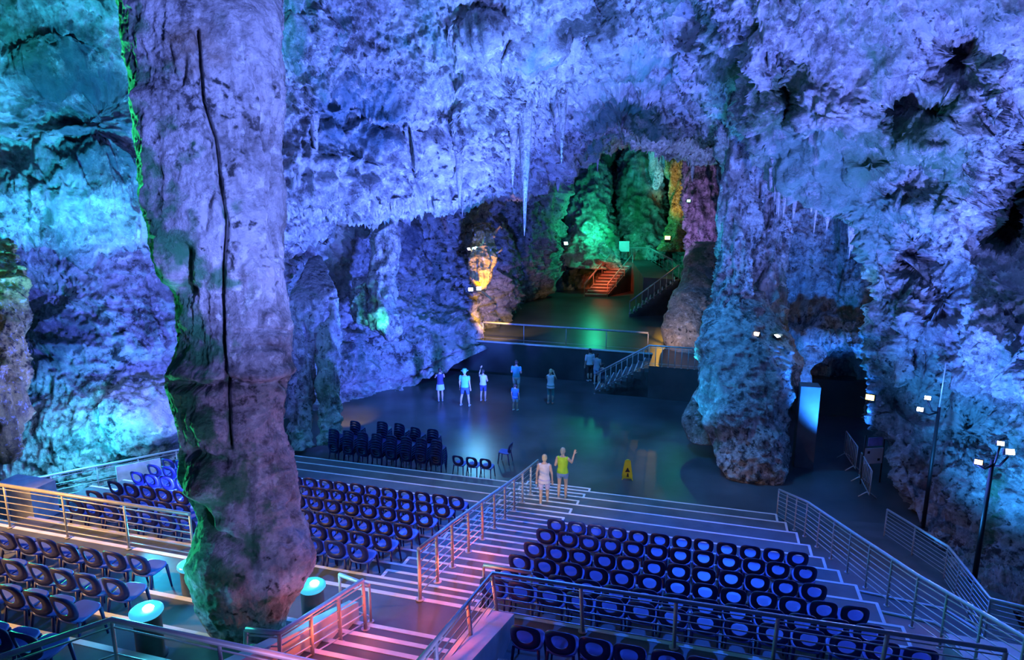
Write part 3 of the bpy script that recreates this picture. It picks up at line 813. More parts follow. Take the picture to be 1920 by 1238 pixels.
prism(bm, [H(4.25, 11.9)[:2], H(5.5, 11.9)[:2], H(5.5, 9.0)[:2], H(4.7, 9.0)[:2]], 0, 2.55)
wl = fin('walkway_landing', bm, M_KERB, kind='structure')
railing('walkway_fence', 'steel bar fence at the foot of the right rock wall, beside the lamp posts', [H(5.3, 20.1, 0.02), H(6.0, 17.4, 0.45), H(5.62, 13.9, 1.2), H(8.6, 13.0, 1.3)], 0.98, bars=8, spacing=1.4)

# ------------------------------------------------------------------ chairs
def selips(n, hw, hh, p=2.6, cx=0, cy=0):
    out = []
    for i in range(n):
        a = 2 * math.pi * i / n
        c, s = math.cos(a), math.sin(a)
        out.append((cx + hw * math.copysign(abs(c) ** (2 / p), c), cy + hh * math.copysign(abs(s) ** (2 / p), s)))
    return out
def seat_bm():
    bm = NB()
    n = 24
    o = selips(n, 0.215, 0.215, 3.6, 0, 0.0)
    def ring(k, z): return [bm.verts.new((x * k, y * k, z + 0.018 * (y / 0.215) - (0.012 if k < 0.6 else 0))) for x, y in o]
    r = [ring(0.97, 0.405), ring(1.0, 0.418), ring(0.985, 0.435), ring(0.9, 0.438), ring(0.5, 0.432)]
    for i in range(len(r) - 1):
        for k in range(n):
            f = bm.faces.new((r[i][k], r[i][(k + 1) % n], r[i + 1][(k + 1) % n], r[i + 1][k])); f.smooth = True
    bm.faces.new(r[-1]); bm.faces.new(r[0][::-1])
    return bm
def back_bm():
    bm = NB()
    n = 28
    o = selips(n, 0.212, 0.20, 2.9, 0, 0.62)
    i_ = selips(n, 0.118, 0.12, 2.2, 0, 0.635)
    tilt = 0.22
    def P(x, z, off):
        return bm.verts.new((x, -0.205 - (z - 0.42) * tilt + off + 0.10 * (abs(x) / 0.21) ** 2 * 0.5, z))
    of = [P(x, z, 0.012) for x, z in o]; ob = [P(x, z, -0.014) for x, z in o]
    jf = [P(x, z, 0.012) for x, z in i_]; jb = [P(x, z, -0.014) for x, z in i_]
    for k in range(n):
        j = (k + 1) % n
        for q in ((of[k], of[j], jf[j], jf[k]), (ob[j], ob[k], jb[k], jb[j]), (ob[k], ob[j], of[j], of[k]), (jf[k], jf[j], jb[j], jb[k])):
            bm.faces.new(q).smooth = True
    return bm
def leg_bm(sx, sy):
    bm = NB()
    a = Vector((sx * 0.175, sy * 0.165, 0.415)); b = Vector((sx * 0.205, sy * (0.20 if sy > 0 else 0.235), 0.0))
    tube(bm, [a, a.lerp(b, 0.5), b], 0.026, 6, 0.015)
    return bm
def make_chair():
    t = thing('stacking_chair', 'chair', 'chair')
    fin('seat', seat_bm(), M_SEAT, t)
    fin('backrest', back_bm(), M_BACK, t)
    for sx, sy in ((-1, 1), (1, 1), (-1, -1), (1, -1)):
        fin('leg', leg_bm(sx, sy), M_BACK, t)
    return t
PROTO = make_chair()
PROTO_USED = [False]
def place_chair(t, s, z, rot, label, group):
    if PROTO_USED[0]:
        r = PROTO.copy(); COL.objects.link(r)
        for ch in PROTO.children:
            c = ch.copy(); COL.objects.link(c); c.parent = r
    else:
        r = PROTO; PROTO_USED[0] = True
    r.location = H(t, s, z); r.rotation_euler = (0, 0, rot)
    r['label'] = label; r['category'] = 'chair'; r['group'] = group
    return r
ORD = ['first', 'second', 'third', 'fourth', 'fifth', 'sixth', 'seventh', 'eighth', 'ninth', 'tenth', 'eleventh', 'twelfth', 'thirteenth', 'fourteenth', 'fifteenth', 'sixteenth', 'seventeenth', 'eighteenth', 'nineteenth', 'twentieth', 'twenty-first', 'twenty-second', 'twenty-third', 'twenty-fourth']
def pix(p):
    d = np.asarray(p, float) - CAM
    c, s = math.cos(PITCH), math.sin(PITCH)
    dep = d[1] * c - d[2] * s
    up = d[1] * s + d[2] * c
    return 960 + F_PX * d[0] / dep, 619 - F_PX * up / dep
PITCH_C = 0.472
rj = random.Random(5)
def chair_row(k, ts, where, group, rowword):
    n = 0
    for i, t in enumerate(ts):
        place_chair(t + rj.uniform(-.012, .012), SN[k + 1] + 0.34 + rj.uniform(-.02, .02), zt(k), -ANG + rj.uniform(-.03, .03), '%s chair %s, %s' % (ORD[i], where, rowword), group)
        n += 1
# right block, between stairs and walkway railing: six rows
for q, k in enumerate(range(6, 12)):
    n = (12, 12, 12, 13, 13, 14)[q]
    ts = [-3.02 + PITCH_C * i for i in range(n)]
    chair_row(k, ts, 'from the stairs', 'chairs in the seat block right of the stairs', '%s row of the right block' % (ORD[q] if q else 'front'))
# near right rows above the landing railing
ts = [-2.1 + PITCH_C * i for i in range(9)]
chair_row(12, ts, 'from the stair parapet', 'chairs behind the landing railing', 'row just above the landing railing')
# left-centre block, seen on both sides of the rock pillar
for q, k in enumerate(range(5, 11)):
    right, left = [], []
    for i in range(21):
        t = -5.85 - PITCH_C * i
        x, y = pix(H(t, SN[k + 1] + 0.2, zt(k) + 0.5))
        if x < 105 + max(0, (960 - y)) * 2.2 or t < t_left(k) + 0.3: continue
        if 372 < x < 545: continue
        (right if x > 450 else left).append(t)
    chair_row(k, right, 'left of the stairs', 'chairs between the rock pillar and the stairs', '%s row between pillar and stairs' % (ORD[q] if q else 'front'))
    chair_row(k, left, 'left of the rock pillar', 'chairs between the ramp and the rock pillar', '%s row beyond the yellowish railing' % (ORD[q] if q else 'farthest'))
# near left rows
for q, (k, tr, n) in enumerate(((12, -8.6, 8), (13, -8.02, 8), (14, -7.9, 6), (15, -7.3, 4))):
    ts = [tr - PITCH_C * i for i in range(n)]
    chair_row(k, ts, 'from the aisle', 'chairs in the near left rows', ('row just above the yellowish railing', 'second near left row', 'third near left row', 'nearest left row by the tubular guard')[q])

# stacked chairs on the hall floor: each chair one mesh, the parts are too small to show
bm = NB()
for b in (seat_bm(), back_bm(), leg_bm(-1, 1), leg_bm(1, 1), leg_bm(-1, -1), leg_bm(1, -1)):
    me = bpy.data.meshes.new('tmp'); b.to_mesh(me); b.free(); bm.from_mesh(me); bpy.data.meshes.remove(me)
STACKED = bpy.data.meshes.new('stacked_chair'); bm.to_mesh(STACKED); bm.free(); STACKED.materials.append(M_BACK)
def stack(t, s, n, rot, desc):
    for i in range(n):
        o = bpy.data.objects.new('stacked_chair', STACKED); COL.objects.link(o)
        x, y, _ = H(t, s)
        o.location = (x - math.sin(rot) * 0.018 * i, y + math.cos(rot) * 0.018 * i, 0.085 * i)
        o.rotation_euler = (0, 0, rot)
        lvl = 'topmost' if i == n - 1 else ('lowest' if i == 0 else '%s from the floor' % ORD[i])
        tag(o, 'dark blue chair, %s in the %s' % (lvl, desc), 'chair', 'stacked chairs on the hall floor')
for i in range(8):
    stack(-12.75 + 0.575 * i, 21.0, 7, -ANG + rj.uniform(-.06, .06), '%s front stack from the left' % ORD[i])
for i, t in enumerate((-12.3, -11.2, -10.5, -9.85, -9.2)):
    stack(t, 21.75, (8, 9, 9, 8, 8)[i], -ANG + rj.uniform(-.2, .2), '%s rear stack from the left' % ORD[i])
for i in range(3):
    place_chair(-7.95 + 0.5 * i, 21.15, 0.0, -ANG + rj.uniform(-.1, .1), '%s of three single chairs beside the chair stacks' % ORD[i], 'single chairs beside the stacks')
place_chair(-6.75, 22.6, 0.0, 1.25, 'lone dark chair turned sideways on the hall floor beside the stacks', 'lone chair')

# ------------------------------------------------------------------ rock formations inside the cave
def onz(x, y, z=0.0):
    d = ray(x, y)
    return CAM + d * ((z - 10.0) / d[2])
form = formation
form([(545, 1350, 1420, 27), (600, 1330, 1455, 26.4), (640, 1322, 1476, 26), (690, 1316, 1482, 25.6), (745, 1318, 1478, 25.2), (800, 1338, 1470, 24.8), (850, 1348, 1468, 24.4), (890, 1356, 1462, 24.2)], ROCK_D, 'rock_stack',
     'bulky dark knobbly rock stack standing on the hall floor at the right', 'rock', flat=0.9, big=0.45, mid=0.28, small=0.16, fine=0.04, pits=0.16, seed=2.0, fb=0.4)
form([(712, 1322, 1340, 27), (735, 1306, 1352, 26.7), (770, 1290, 1356, 26.4), (800, 1284, 1352, 26.2), (825, 1292, 1345, 26.0)], ROCK_W, 'boulder', 'pale rounded boulder leaning against the knobbly rock stack', 'rock', flat=0.9, big=0.15, mid=0.1, small=0.05, fine=0.02, seed=9.0, fb=0.5)
form([(200, 1352, 1418, 27.2), (300, 1356, 1414, 27), (450, 1358, 1406, 26.8), (560, 1350, 1400, 26.6), (630, 1345, 1396, 26.4)], ROCK_D, 'rock_drapery', 'tall turquoise fluted rock drapery above the rock stack', 'rock formation', flat=0.8, big=0.15, mid=0.1, small=0.06, fine=0.02, flute=0.4, fl_f=2.6, seed=14.0, fb=0.4)
form([(220, 1406, 1480, 28), (330, 1412, 1474, 27.8), (480, 1420, 1466, 27.4), (580, 1426, 1466, 27), (650, 1430, 1470, 26.8)], ROCK_D, 'rock_drapery', 'deep blue fluted rock drapery right of the turquoise one', 'rock formation', flat=0.8, big=0.15, mid=0.1, small=0.06, fine=0.02, flute=0.4, fl_f=2.6, seed=19.0, fb=0.4)
form([(250, 1286, 1360, 45), (340, 1290, 1356, 44.6), (420, 1298, 1352, 44.2), (520, 1298, 1348, 43.6)], ROCK_D, 'rock_drapery', 'violet fluted rock curtain hanging right of the back chamber', 'rock formation', flat=0.7, big=0.3, mid=0.2, small=0.1, fine=0.03, flute=0.6, fl_f=1.6, seed=29.0, fb=0.3)
form([(455, 1306, 1360, 41), (500, 1282, 1356, 39.5), (560, 1262, 1352, 37.6), (620, 1254, 1345, 36.2), (660, 1264, 1338, 35.6), (684, 1280, 1330, 35.4)], ROCK_W, 'boulder', 'tall brownish boulder at the right end of the stage', 'rock', flat=0.9, big=0.5, mid=0.3, small=0.12, fine=0.03, seed=33.0, fb=0.3)
form([(560, 1340, 1385, 34), (600, 1322, 1385, 33), (660, 1312, 1385, 32), (720, 1308, 1380, 31.5), (760, 1310, 1370, 31)], ROCK_D, 'boulder', 'smooth grey-green rock slab between the stage and the knobbly rock stack', 'rock', flat=0.9, big=0.3, mid=0.2, small=0.1, fine=0.03, seed=38.0, fb=0.3)
form([(270, 1178, 1244, 61), (330, 1170, 1240, 60.6), (390, 1168, 1238, 60), (440, 1164, 1236, 59), (485, 1168, 1232, 58)], ROCK_B, 'rock_column', 'thick green-lit rock column in the middle of the back chamber', 'rock column', flat=0.9, big=0.4, mid=0.35, small=0.2, fine=0.04, flute=0.7, fl_f=1.3, seed=41.0, fb=0.3)
form([(300, 1092, 1124, 58.5), (380, 1076, 1136, 58), (440, 1072, 1150, 57), (500, 1076, 1152, 55.5)], ROCK_B, 'rock_column', 'broad green-lit rock mound left in the back chamber', 'rock column', flat=0.9, big=0.6, mid=0.4, small=0.25, fine=0.05, flute=0.6, fl_f=1.3, seed=47.0, fb=0.3)
form([(270, 1220, 1248, 57), (320, 1221, 1244, 57), (345, 1223, 1238, 57), (356, 1227, 1232, 57)], ROCK_S, 'rock_curtain', 'bright cyan hanging rock curtain in the back chamber', 'rock formation', flat=0.8, big=0.1, mid=0.05, small=0.05, fine=0.02, flute=0.3, fl_f=2.2, seed=51.0)
form([(265, 1258, 1292, 55), (350, 1262, 1293, 54.5), (420, 1260, 1292, 54), (470, 1240, 1290, 52.5)], ROCK_O, 'rock_column', 'gold-lit rock column at the right of the back chamber', 'rock column', flat=0.9, big=0.3, mid=0.3, small=0.15, fine=0.03, flute=0.5, fl_f=1.5, seed=55.0, fb=0.3)
gold = form([(418, 896, 916, 36.6), (434, 888, 924, 36.3), (455, 889, 920, 36.2), (475, 884, 924, 36.1), (512, 886, 918, 36.1), (536, 890, 912, 36.2), (548, 897, 906, 36.4)], ROCK_O, 'gold_stalagmite',
            'glowing golden rock formation like a hanging figure on the left wall', 'rock formation', flat=0.9, step=1.2, big=0.12, mid=0.16, small=0.1, fine=0.03, flute=0.22, fl_f=3.0, seed=61.0, fb=0.6)
for pts in ([(924, 442), (930, 432), (938, 424), (941, 428)], [(922, 470), (932, 474), (941, 468), (942, 463)], [(905, 546), (914, 555), (922, 562)]):
    bm = NB()
    tube(bm, [Vector(at(x, y, 36.0)) - Vector(gold.location) for x, y in pts], 0.09, 8, 0.04)
    fin('rock_arm', bm, ROCK_O, gold)
form([(385, 706, 737, 30.8), (470, 704, 740, 30.4), (560, 700, 740, 30), (605, 700, 742, 29.8), (628, 718, 740, 29.8), (640, 730, 736, 29.8)], ROCK_D, 'rock_drapery', 'long violet rock drapery with a bright cyan foot on the left wall', 'rock formation', flat=0.8, big=0.1, mid=0.08, small=0.05, fine=0.02, flute=0.3, fl_f=2.4, seed=67.0)
form([(520, 668, 700, 30.6), (570, 664, 700, 30.3), (600, 672, 698, 30.2), (615, 682, 690, 30.2)], ROCK_D, 'rock_drapery', 'short pale rock drapery left of the long violet one', 'rock formation', flat=0.8, big=0.1, mid=0.08, small=0.05, fine=0.02, flute=0.3, fl_f=2.4, seed=70.0)
slim = form([(480, 584, 602, 30.5), (515, 566, 616, 29), (545, 550, 628, 28.1), (575, 544, 632, 27.8), (600, 556, 624, 27.6), (620, 566, 616, 27.6)], ROCK_D, 'rock_arch', 'slim two-legged rock column just right of the big pillar', 'rock column', flat=0.8, big=0.12, mid=0.1, small=0.08, fine=0.02, pits=0.1, seed=77.0, fb=0.5)
for pr in ([(560, 598, 630, 27.7), (660, 600, 630, 27.4), (760, 600, 634, 27), (830, 602, 636, 26.4)], [(560, 540, 588, 27.7), (650, 548, 590, 27.4), (760, 546, 582, 27), (838, 548, 586, 26.2)]):
    l = form(pr, ROCK_D, 'rock_leg', parent=slim, flat=0.8, big=0.1, mid=0.08, small=0.05, fine=0.02, flute=0.2, fl_f=2.6, seed=81.0, fb=0.5)
    l.location = tuple(Vector(l.location) - Vector(slim.location))
form([(400, -60, -20, 19.5), (450, -55, 4, 18.6), (515, -40, 28, 17.7), (600, -40, 34, 17.4), (720, -35, 38, 17.2), (800, -25, 38, 17.1), (850, -10, 30, 17.1), (868, 0, 22, 17.1)], ROCK_O, 'rock_drapery', 'pale yellowish fluted rock drapery at the left edge of the photo', 'rock formation', flat=0.8, big=0.1, mid=0.08, small=0.04, fine=0.015, flute=0.25, fl_f=3.0, seed=88.0)
form([(640, 1462, 1560, 28.6), (668, 1478, 1540, 28), (690, 1486, 1522, 27.4), (730, 1484, 1520, 27)], ROCK_D, 'banded_rock', 'dark banded rock on top of the concrete pier', 'rock', flat=0.9, big=0.15, mid=0.12, small=0.1, fine=0.03, pits=0.12, seed=93.0, fb=0.5)
p0 = onz(1504, 872)
bm = NB(); box(bm, -0.33, 0.33, -0.3, 0.3, 0, 3.05)
pier = fin('concrete_pier', bm, M_CONC, bevel=0.02); pier.location = tuple(p0); pier.rotation_euler = (0, 0, -0.25)
tag(pier, 'upright concrete pier in the dark recess behind the rock stack', 'pier')
form([(682, 1206, 1262, 34.2), (694, 1200, 1276, 34.0), (712, 1200, 1276, 33.7), (732, 1206, 1266, 33.3)], ROCK_W, 'boulder', 'pale boulder at the foot of the stage stairs', 'rock', flat=0.7, big=0.12, mid=0.1, small=0.06, fine=0.02, seed=97.0, fb=0.6)

# stalactites fringing the lips of the roof
def stal_mesh(seed, n=10):
    r = random.Random(seed)
    bm = NB()
    L = 1.0
    prof = [(0.16, 0.12), (0.13, 0.0), (0.10 * r.uniform(.8, 1.2), -0.2), (0.075 * r.uniform(.8, 1.25), -0.42), (0.05 * r.uniform(.8, 1.3), -0.68), (0.024, -0.9), (0.003, -1.0)]
    rings = []
    dx, dy = r.uniform(-.05, .05), r.uniform(-.05, .05)
    for q, (rad, z) in enumerate(prof):
        rings.append([bm.verts.new((rad * (1 + 0.18 * math.sin(3 * a + q + seed)) * math.cos(a) + dx * q / 6, rad * (1 + 0.18 * math.cos(2 * a + seed)) * math.sin(a) + dy * q / 6, z)) for a in [2 * math.pi * i / n for i in range(n)]])
    for i in range(len(rings) - 1):
        for k in range(n):
            bm.faces.new((rings[i][k], rings[i][(k + 1) % n], rings[i + 1][(k + 1) % n], rings[i + 1][k])).smooth = True
    bm.faces.new(rings[0]); bm.faces.new(rings[-1][::-1])
    bmesh.ops.recalc_face_normals(bm, faces=bm.faces)
    me = bpy.data.meshes.new('stalactite'); bm.to_mesh(me); bm.free(); me.materials.append(ROCK_S)
    return me
STM = [stal_mesh(i) for i in range(6)]
rs = random.Random(3)
def hang(p, length, width, label, group):
    o = bpy.data.objects.new('stalactite', rs.choice(STM)); COL.objects.link(o)
    o.location = tuple(p); o.scale = (width, width, length)
    o.rotation_euler = (0, 0, rs.uniform(0, 6.28))
    tag(o, label, 'stalactite', group)
def fringe(edge, x0, x1, n, lmin, lmax, wide, label, group, up=0.1):
    px = np.array([pix(p)[0] for p in edge])
    ok = np.where((px > x0) & (px < x1))[0]
    for i in range(n):
        p = edge[ok[int(rs.random() * len(ok))]]
        l = rs.uniform(lmin, lmax) * rs.uniform(0.5, 1)
        hang((p[0], p[1], p[2] + up + rs.uniform(0, 0.25)), l, wide * rs.uniform(0.6, 1.3), label, group)
lip = roof_pts[roof_rows[6]]
fringe(lip, 520, 860, 46, 0.35, 1.0, 0.9, 'pale stalactite in the ragged fringe along the roof lip above the left wall', 'stalactites on the roof lip above the left wall')
fringe(lip, 860, 1130, 16, 0.4, 1.3, 1.0, 'stalactite hanging from the rising roof lip left of the back chamber', 'stalactites left of the back chamber')
fringe(lip, 1140, 1340, 22, 0.4, 1.4, 1.4, 'stalactite hanging from the roof lip in front of the back chamber', 'stalactites above the back chamber')
redge = right_pts[right_rows[5]:right_rows[8], right_cols[2]]
fringe(redge, 1445, 1625, 34, 0.4, 1.4, 0.7, 'thin pale stalactite fringing the lower edge of the right-hand roof', 'stalactites on the right roof edge')
for x, y, L, w, lab in ((985, 205, 5.2, 2.2, 'long violet stalactite hanging alone over the left wall'), (1062, 175, 3.2, 2.0, 'smooth tapering stalactite high in the roof, near its middle'), (955, 240, 2.6, 1.6, 'medium stalactite left of the long violet one'),
                        (870, 285, 2.4, 1.8, 'stalactite above the golden formation'), (590, 240, 2.0, 1.6, 'stalactite close to the right side of the big pillar'), (1440, 60, 1.6, 1.2, 'short greenish stalactite high on the right roof')):
    A = roof_pts[::6, ::6].reshape(-1, 3)
    d = A - CAM
    c, s = math.cos(PITCH), math.sin(PITCH)
    dep = d[:, 1] * c - d[:, 2] * s
    e = np.hypot(960 + F_PX * d[:, 0] / dep - x, 619 - F_PX * (d[:, 1] * s + d[:, 2] * c) / dep - y)
    p = A[np.argmin(e)]
    hang((p[0], p[1] - 0.1, p[2] + 0.2), L, w, lab, None)

# ------------------------------------------------------------------ lamps of the place
def emis(name, col, s):
    return plain(name, col, 0.3, 0, 0.0, 3, col, s)
E_COOL = emis('cool_lamp_glass', (0.75, 0.88, 1.0), 30)
E_CYAN = plain('cyan_lamp_glass', (0.03, 0.12, 0.16), 0.3, 0, 0.0, 3, (0.06, 0.62, 1.0), 0.9)
E_WARM = emis('amber_lamp_glass', (1.0, 0.55, 0.10), 14)
E_GREEN = emis('green_lamp_glass', (0.15, 1.0, 0.5), 14)
E_BULB = emis('bright_bulb', (1.0, 0.95, 0.7), 12)
def head(parent, p, aim, size, glass, light_col=None, power=0, spot=100):
    """a floodlight head: housing, yoke and glass; p relative to parent"""
    q = (Vector(aim)).normalized().to_track_quat('Y', 'Z').to_matrix().to_4x4()
    M = Matrix.Translation(Vector(p)) @ q
    bm = NB(); box(bm, -size, size, -size * 0.9, size * 0.45, -size * 0.72, size * 0.72)
    bmesh.ops.transform(bm, matrix=M, verts=bm.verts)
    h = fin('housing', bm, M_DARK, parent, bevel=size * 0.08)
    bm = NB(); box(bm, -size * 0.86, size * 0.86, size * 0.46, size * 0.5, -size * 0.6, size * 0.6)
    bmesh.ops.transform(bm, matrix=M, verts=bm.verts)
    fin('lamp_glass', bm, glass, h)
    bm = NB(); tube(bm, [M @ Vector((-size * 1.1, 0, 0)), M @ Vector((-size * 1.1, 0, -size * 1.1)), M @ Vector((size * 1.1, 0, -size * 1.1)), M @ Vector((size * 1.1, 0, 0))], size * 0.07, 6)
    fin('yoke', bm, M_DARK, h)
    if power:
        w = Vector(parent.location) + M @ Vector((0, size * 0.9, 0))
        light('flood', 'SPOT', tuple(w), light_col, power, size * 0.5, tuple(w + Vector(aim)), spot)
def flood(p, aim, size, glass, label, col=None, power=0, n=1, sep=0.25, name='floodlight'):
    r = thing(name, label, 'lamp', tuple(p))
    for i in range(n):
        head(r, ((i - (n - 1) / 2) * sep, 0, 0.0 + 0.05 * i), aim, size, glass, col, power / n if power else 0)
    bm = NB(); tube(bm, [(-(n - 1) / 2 * sep - size, 0, -size * 1.2), ((n - 1) / 2 * sep + size, 0, -size * 1.2)], size * 0.14, 6)
    tube(bm, [(0, 0, -size * 1.2), (0, 0.6, -size * 1.2)], size * 0.12, 6)
    fin('bracket', bm, M_DARK, r)
    return r
def lamp_post(base, h, heads, label, thin=0.0):
    r = thing('lamp_post', label, 'lamp post', tuple(base))
    bm = NB(); tube(bm, [(0, 0, 0), (0, 0, h)], 0.06, 10, 0.045); tube(bm, [(0, 0, 0), (0, 0, 0.04)], 0.14, 12)
    fin('pole', bm, M_DARK, r)
    for (dx, dy, dz, aim, size, glass, col, pw) in heads:
        bm = NB(); tube(bm, [(0, 0, h - 0.15), (dx * 0.5, dy * 0.5, h + dz * 0.3 - 0.2), (dx, dy, h + dz - size)], 0.025, 6); fin('arm', bm, M_DARK, r)
        head(r, (dx, dy, h + dz), aim, size, glass, col, pw)
    if thin:
        bm = NB(); tube(bm, [(0, 0, h), (0.02, 0, h + thin)], 0.02, 6); fin('mast', bm, M_RAIL, r)
    return r
b1 = onz(1730, 992, 0.1)
lamp_post(b1, 3.75, [(-0.42, -0.1, 0.30, (-0.5, -0.65, 0.35), 0.085, E_COOL, (0.1, 0.2, 1.0), 260), (-0.62, -0.15, -0.02, (-0.55, -0.6, 0.3), 0.09, E_COOL, (0.1, 0.2, 1.0), 260)], 'dark lamp post with two floodlights, beside the fence below the right wall', 1.3)
b2 = onz(1826, 1090, 0.9)
lamp_post(b2, 3.05, [(0.02, -0.12, 0.42, (-0.35, -0.75, 0.35), 0.075, E_COOL, (0.1, 0.2, 1.0), 260), (0.25, -0.12, 0.22, (-0.2, -0.8, 0.35), 0.10, E_COOL, (0.1, 0.2, 1.0), 260), (-0.42, -0.15, 0.0, (-0.6, -0.7, 0.1), 0.085, E_WARM, (1, 0.6, 0.2), 50)], 'dark lamp post with two white floodlights and an amber one, nearest the right wall')
flood(at(884, 468, 35.6), (0.6, -0.55, 0.5), 0.10, E_COOL, 'pair of small white spotlights left of the golden formation', (0.1, 0.5, 1.0), 200, 2, 0.32)
flood(at(890, 543, 35.3), (0.1, -0.9, 0.2), 0.13, E_COOL, 'pair of bright white spotlights under the golden formation', (0.1, 0.55, 1.0), 700, 2, 0.42)
flood(at(1060, 457, 50), (0.4, -0.7, 0.3), 0.18, emis('teal_lamp_glass', (0.3, 1.0, 0.85), 14), 'single cyan-white spotlight on the wall left of the back stairs', TEA, 500)
flood(at(1252, 447, 50), (-0.3, -0.8, 0.35), 0.22, E_WARM, 'orange spotlight among the rocks of the back chamber', AMB, 400)
flood(at(1292, 377, 43), (-0.5, -0.7, 0.2), 0.12, E_GREEN, 'small green spotlight on the violet rock curtain', GRN, 200)
flood(at(1418, 628, 25.0), (-0.4, -0.5, 0.6), 0.13, emis('peach_lamp_glass', (1, 0.6, 0.35), 8), 'peach-coloured spotlight on top of the knobbly rock stack', (1, 0.6, 0.3), 20)
flood(at(1456, 632, 25.2), (0.3, -0.4, 0.75), 0.12, E_COOL, 'small white-blue spotlight on top of the knobbly rock stack', (0.1, 0.45, 1), 500)
flood(at(1632, 745, 22.0), (-0.5, -0.6, 0.1), 0.14, E_WARM, 'small orange lamp on the edge of the right wall', AMB, 30)
# bollard lights among the near seats
M_BOLL = plain('bollard_drum', (0.10, 0.13, 0.16), 0.4, 0.3, 0.1, 4)
for (t, s, zb, h, lab) in ((-5.42, 8.02, 3.36, 0.72, 'glowing drum-shaped bollard light at the corner of the landing and stairs'), (-7.62, 8.05, 3.36, 0.68, 'glowing bollard light half hidden by the foot of the rock pillar'), (-6.75, 6.3, 3.92, 0.62, 'glowing bollard light behind the tubular guard rail')):
    r = thing('bollard_light', lab, 'lamp', H(t, s, zb))
    bm = NB(); lathe(bm, [(0.2, 0), (0.2, 0.03), (0.17, 0.05), (0.17, h - 0.02), (0.18, h)], 24); fin('drum', bm, M_BOLL, r)
    bm = NB(); lathe(bm, [(0.18, h), (0.205, h + 0.03), (0.205, h + 0.06), (0.17, h + 0.09), (0.08, h + 0.105), (0.0, h + 0.108)], 24); g = fin('lamp_glass', bm, E_CYAN, r)
    bm = NB(); lathe(bm, [(0.0, h + 0.098), (0.06, h + 0.105), (0.07, h + 0.125), (0.045, h + 0.15), (0.0, h + 0.155)], 14, 0.06, -0.05); fin('bulb', bm, E_BULB, g)
    light('bollard_glow', 'POINT', H(t, s, zb + h + 0.3), (0.08, 0.7, 1.0), 30, 0.12)

# ------------------------------------------------------------------ signs, barriers, loudspeaker
M_YEL = plain('yellow_plastic', (0.75, 0.72, 0.03), 0.45, 0, 0.04, 4)
r = thing('wet_floor_sign', 'yellow folding floor sign with a dark mark, alone on the hall floor', 'sign', tuple(onz(1176, 897)), -0.15)
for sgn in (-1, 1):
    bm = NB()
    vs = []
    for off in (0, 0.02):
        for (x, z) in ((-0.17, 0), (-0.13, 0.06), (0.13, 0.06), (0.17, 0), (0.19, 0), (0.095, 0.66), (-0.095, 0.66), (-0.19, 0)):
            vs.append(bm.verts.new((x, sgn * (0.17 - z * 0.24 + off * 0.5) , z)))
    bm.faces.new(vs[:8]); bm.faces.new(vs[8:][::-1])
    for i in range(8):
        j = (i + 1) % 8
        bm.faces.new((vs[i], vs[j], vs[8 + j], vs[8 + i]))
    pnl = fin('sign_panel', bm, M_YEL, r)
    bm = NB()
    def Q(x, z): return bm.verts.new((x, sgn * (0.17 - z * 0.24 + 0.016), z))
    bm.faces.new((Q(-0.085, 0.28), Q(0.085, 0.28), Q(0.0, 0.44)))
    bm.faces.new((Q(-0.03, 0.12), Q(0.05, 0.12), Q(0.03, 0.24), Q(-0.01, 0.24)))
    fin('warning_mark', bm, M_DARK, pnl)
bm = NB(); box(bm, -0.05, 0.05, -0.03, 0.03, 0.62, 0.69); fin('handle', bm, M_YEL, r, bevel=0.008)
def barrier(a, b, label):
    a, b = Vector(a), Vector(b)
    r = thing('crowd_barrier', label, 'barrier', tuple(a))
    d = b - a
    up = Vector((0, 0, 1.0)); lo = Vector((0, 0, 0.18))
    bm = NB(); tube(bm, [lo, up, d + up, d + lo, lo], 0.022, 8); fin('frame', bm, M_RAIL, r)
    for i in range(1, 8):
        p = d * (i / 8); bm = NB(); tube(bm, [p + lo, p + up], 0.011, 6); fin('bar', bm, M_RAIL, r)
    side = Vector((-d.y, d.x, 0)).normalized() * 0.28
    for f in (0.12, 0.88):
        bm = NB(); tube(bm, [d * f - side, d * f - side * 0.2 + lo, d * f + side * 0.2 + lo, d * f + side], 0.018, 6); fin('foot', bm, M_RAIL, r)
barrier(onz(1582, 856), onz(1603, 888), 'steel crowd barrier farther back along the right wall')
barrier(onz(1610, 900), onz(1629, 938), 'steel crowd barrier nearer the fence, before the right wall')
M_WH = plain('white_board', (0.72, 0.74, 0.78), 0.45, 0, 0.04, 3)
nb = onz(1631, 906)
r = thing('notice_board', 'white notice board on two posts at the right wall behind the barriers', 'sign', tuple(nb), 0.15)
bm = NB(); tube(bm, [(-0.36, 0, 0), (-0.36, 0, 1.75)], 0.025, 8); fin('post', bm, M_DARK, r)
bm = NB(); tube(bm, [(0.36, 0, 0), (0.36, 0, 1.75)], 0.025, 8); fin('post', bm, M_DARK, r)
bm = NB(); box(bm, -0.34, 0.34, -0.03, 0.0, 0.72, 1.28); bd = fin('board', bm, M_WH, r, bevel=0.006)
for x, z in ((-0.2, 1.14), (0.2, 0.86)):
    bm = NB(); box(bm, x - 0.045, x + 0.045, -0.036, -0.03, z - 0.045, z + 0.045); fin('dark_mark', bm, M_DARK, bd)
bm = NB(); box(bm, -0.25, 0.28, -0.03, 0.0, 1.36, 1.66); fin('upper_board', bm, plain('violet_board', (0.35, 0.33, 0.75), 0.5), r, bevel=0.006)
r = thing('loudspeaker', 'pale square loudspeaker with round cone in the dark alcove by the stage', 'loudspeaker', tuple(onz(806, 690)), 0.5)
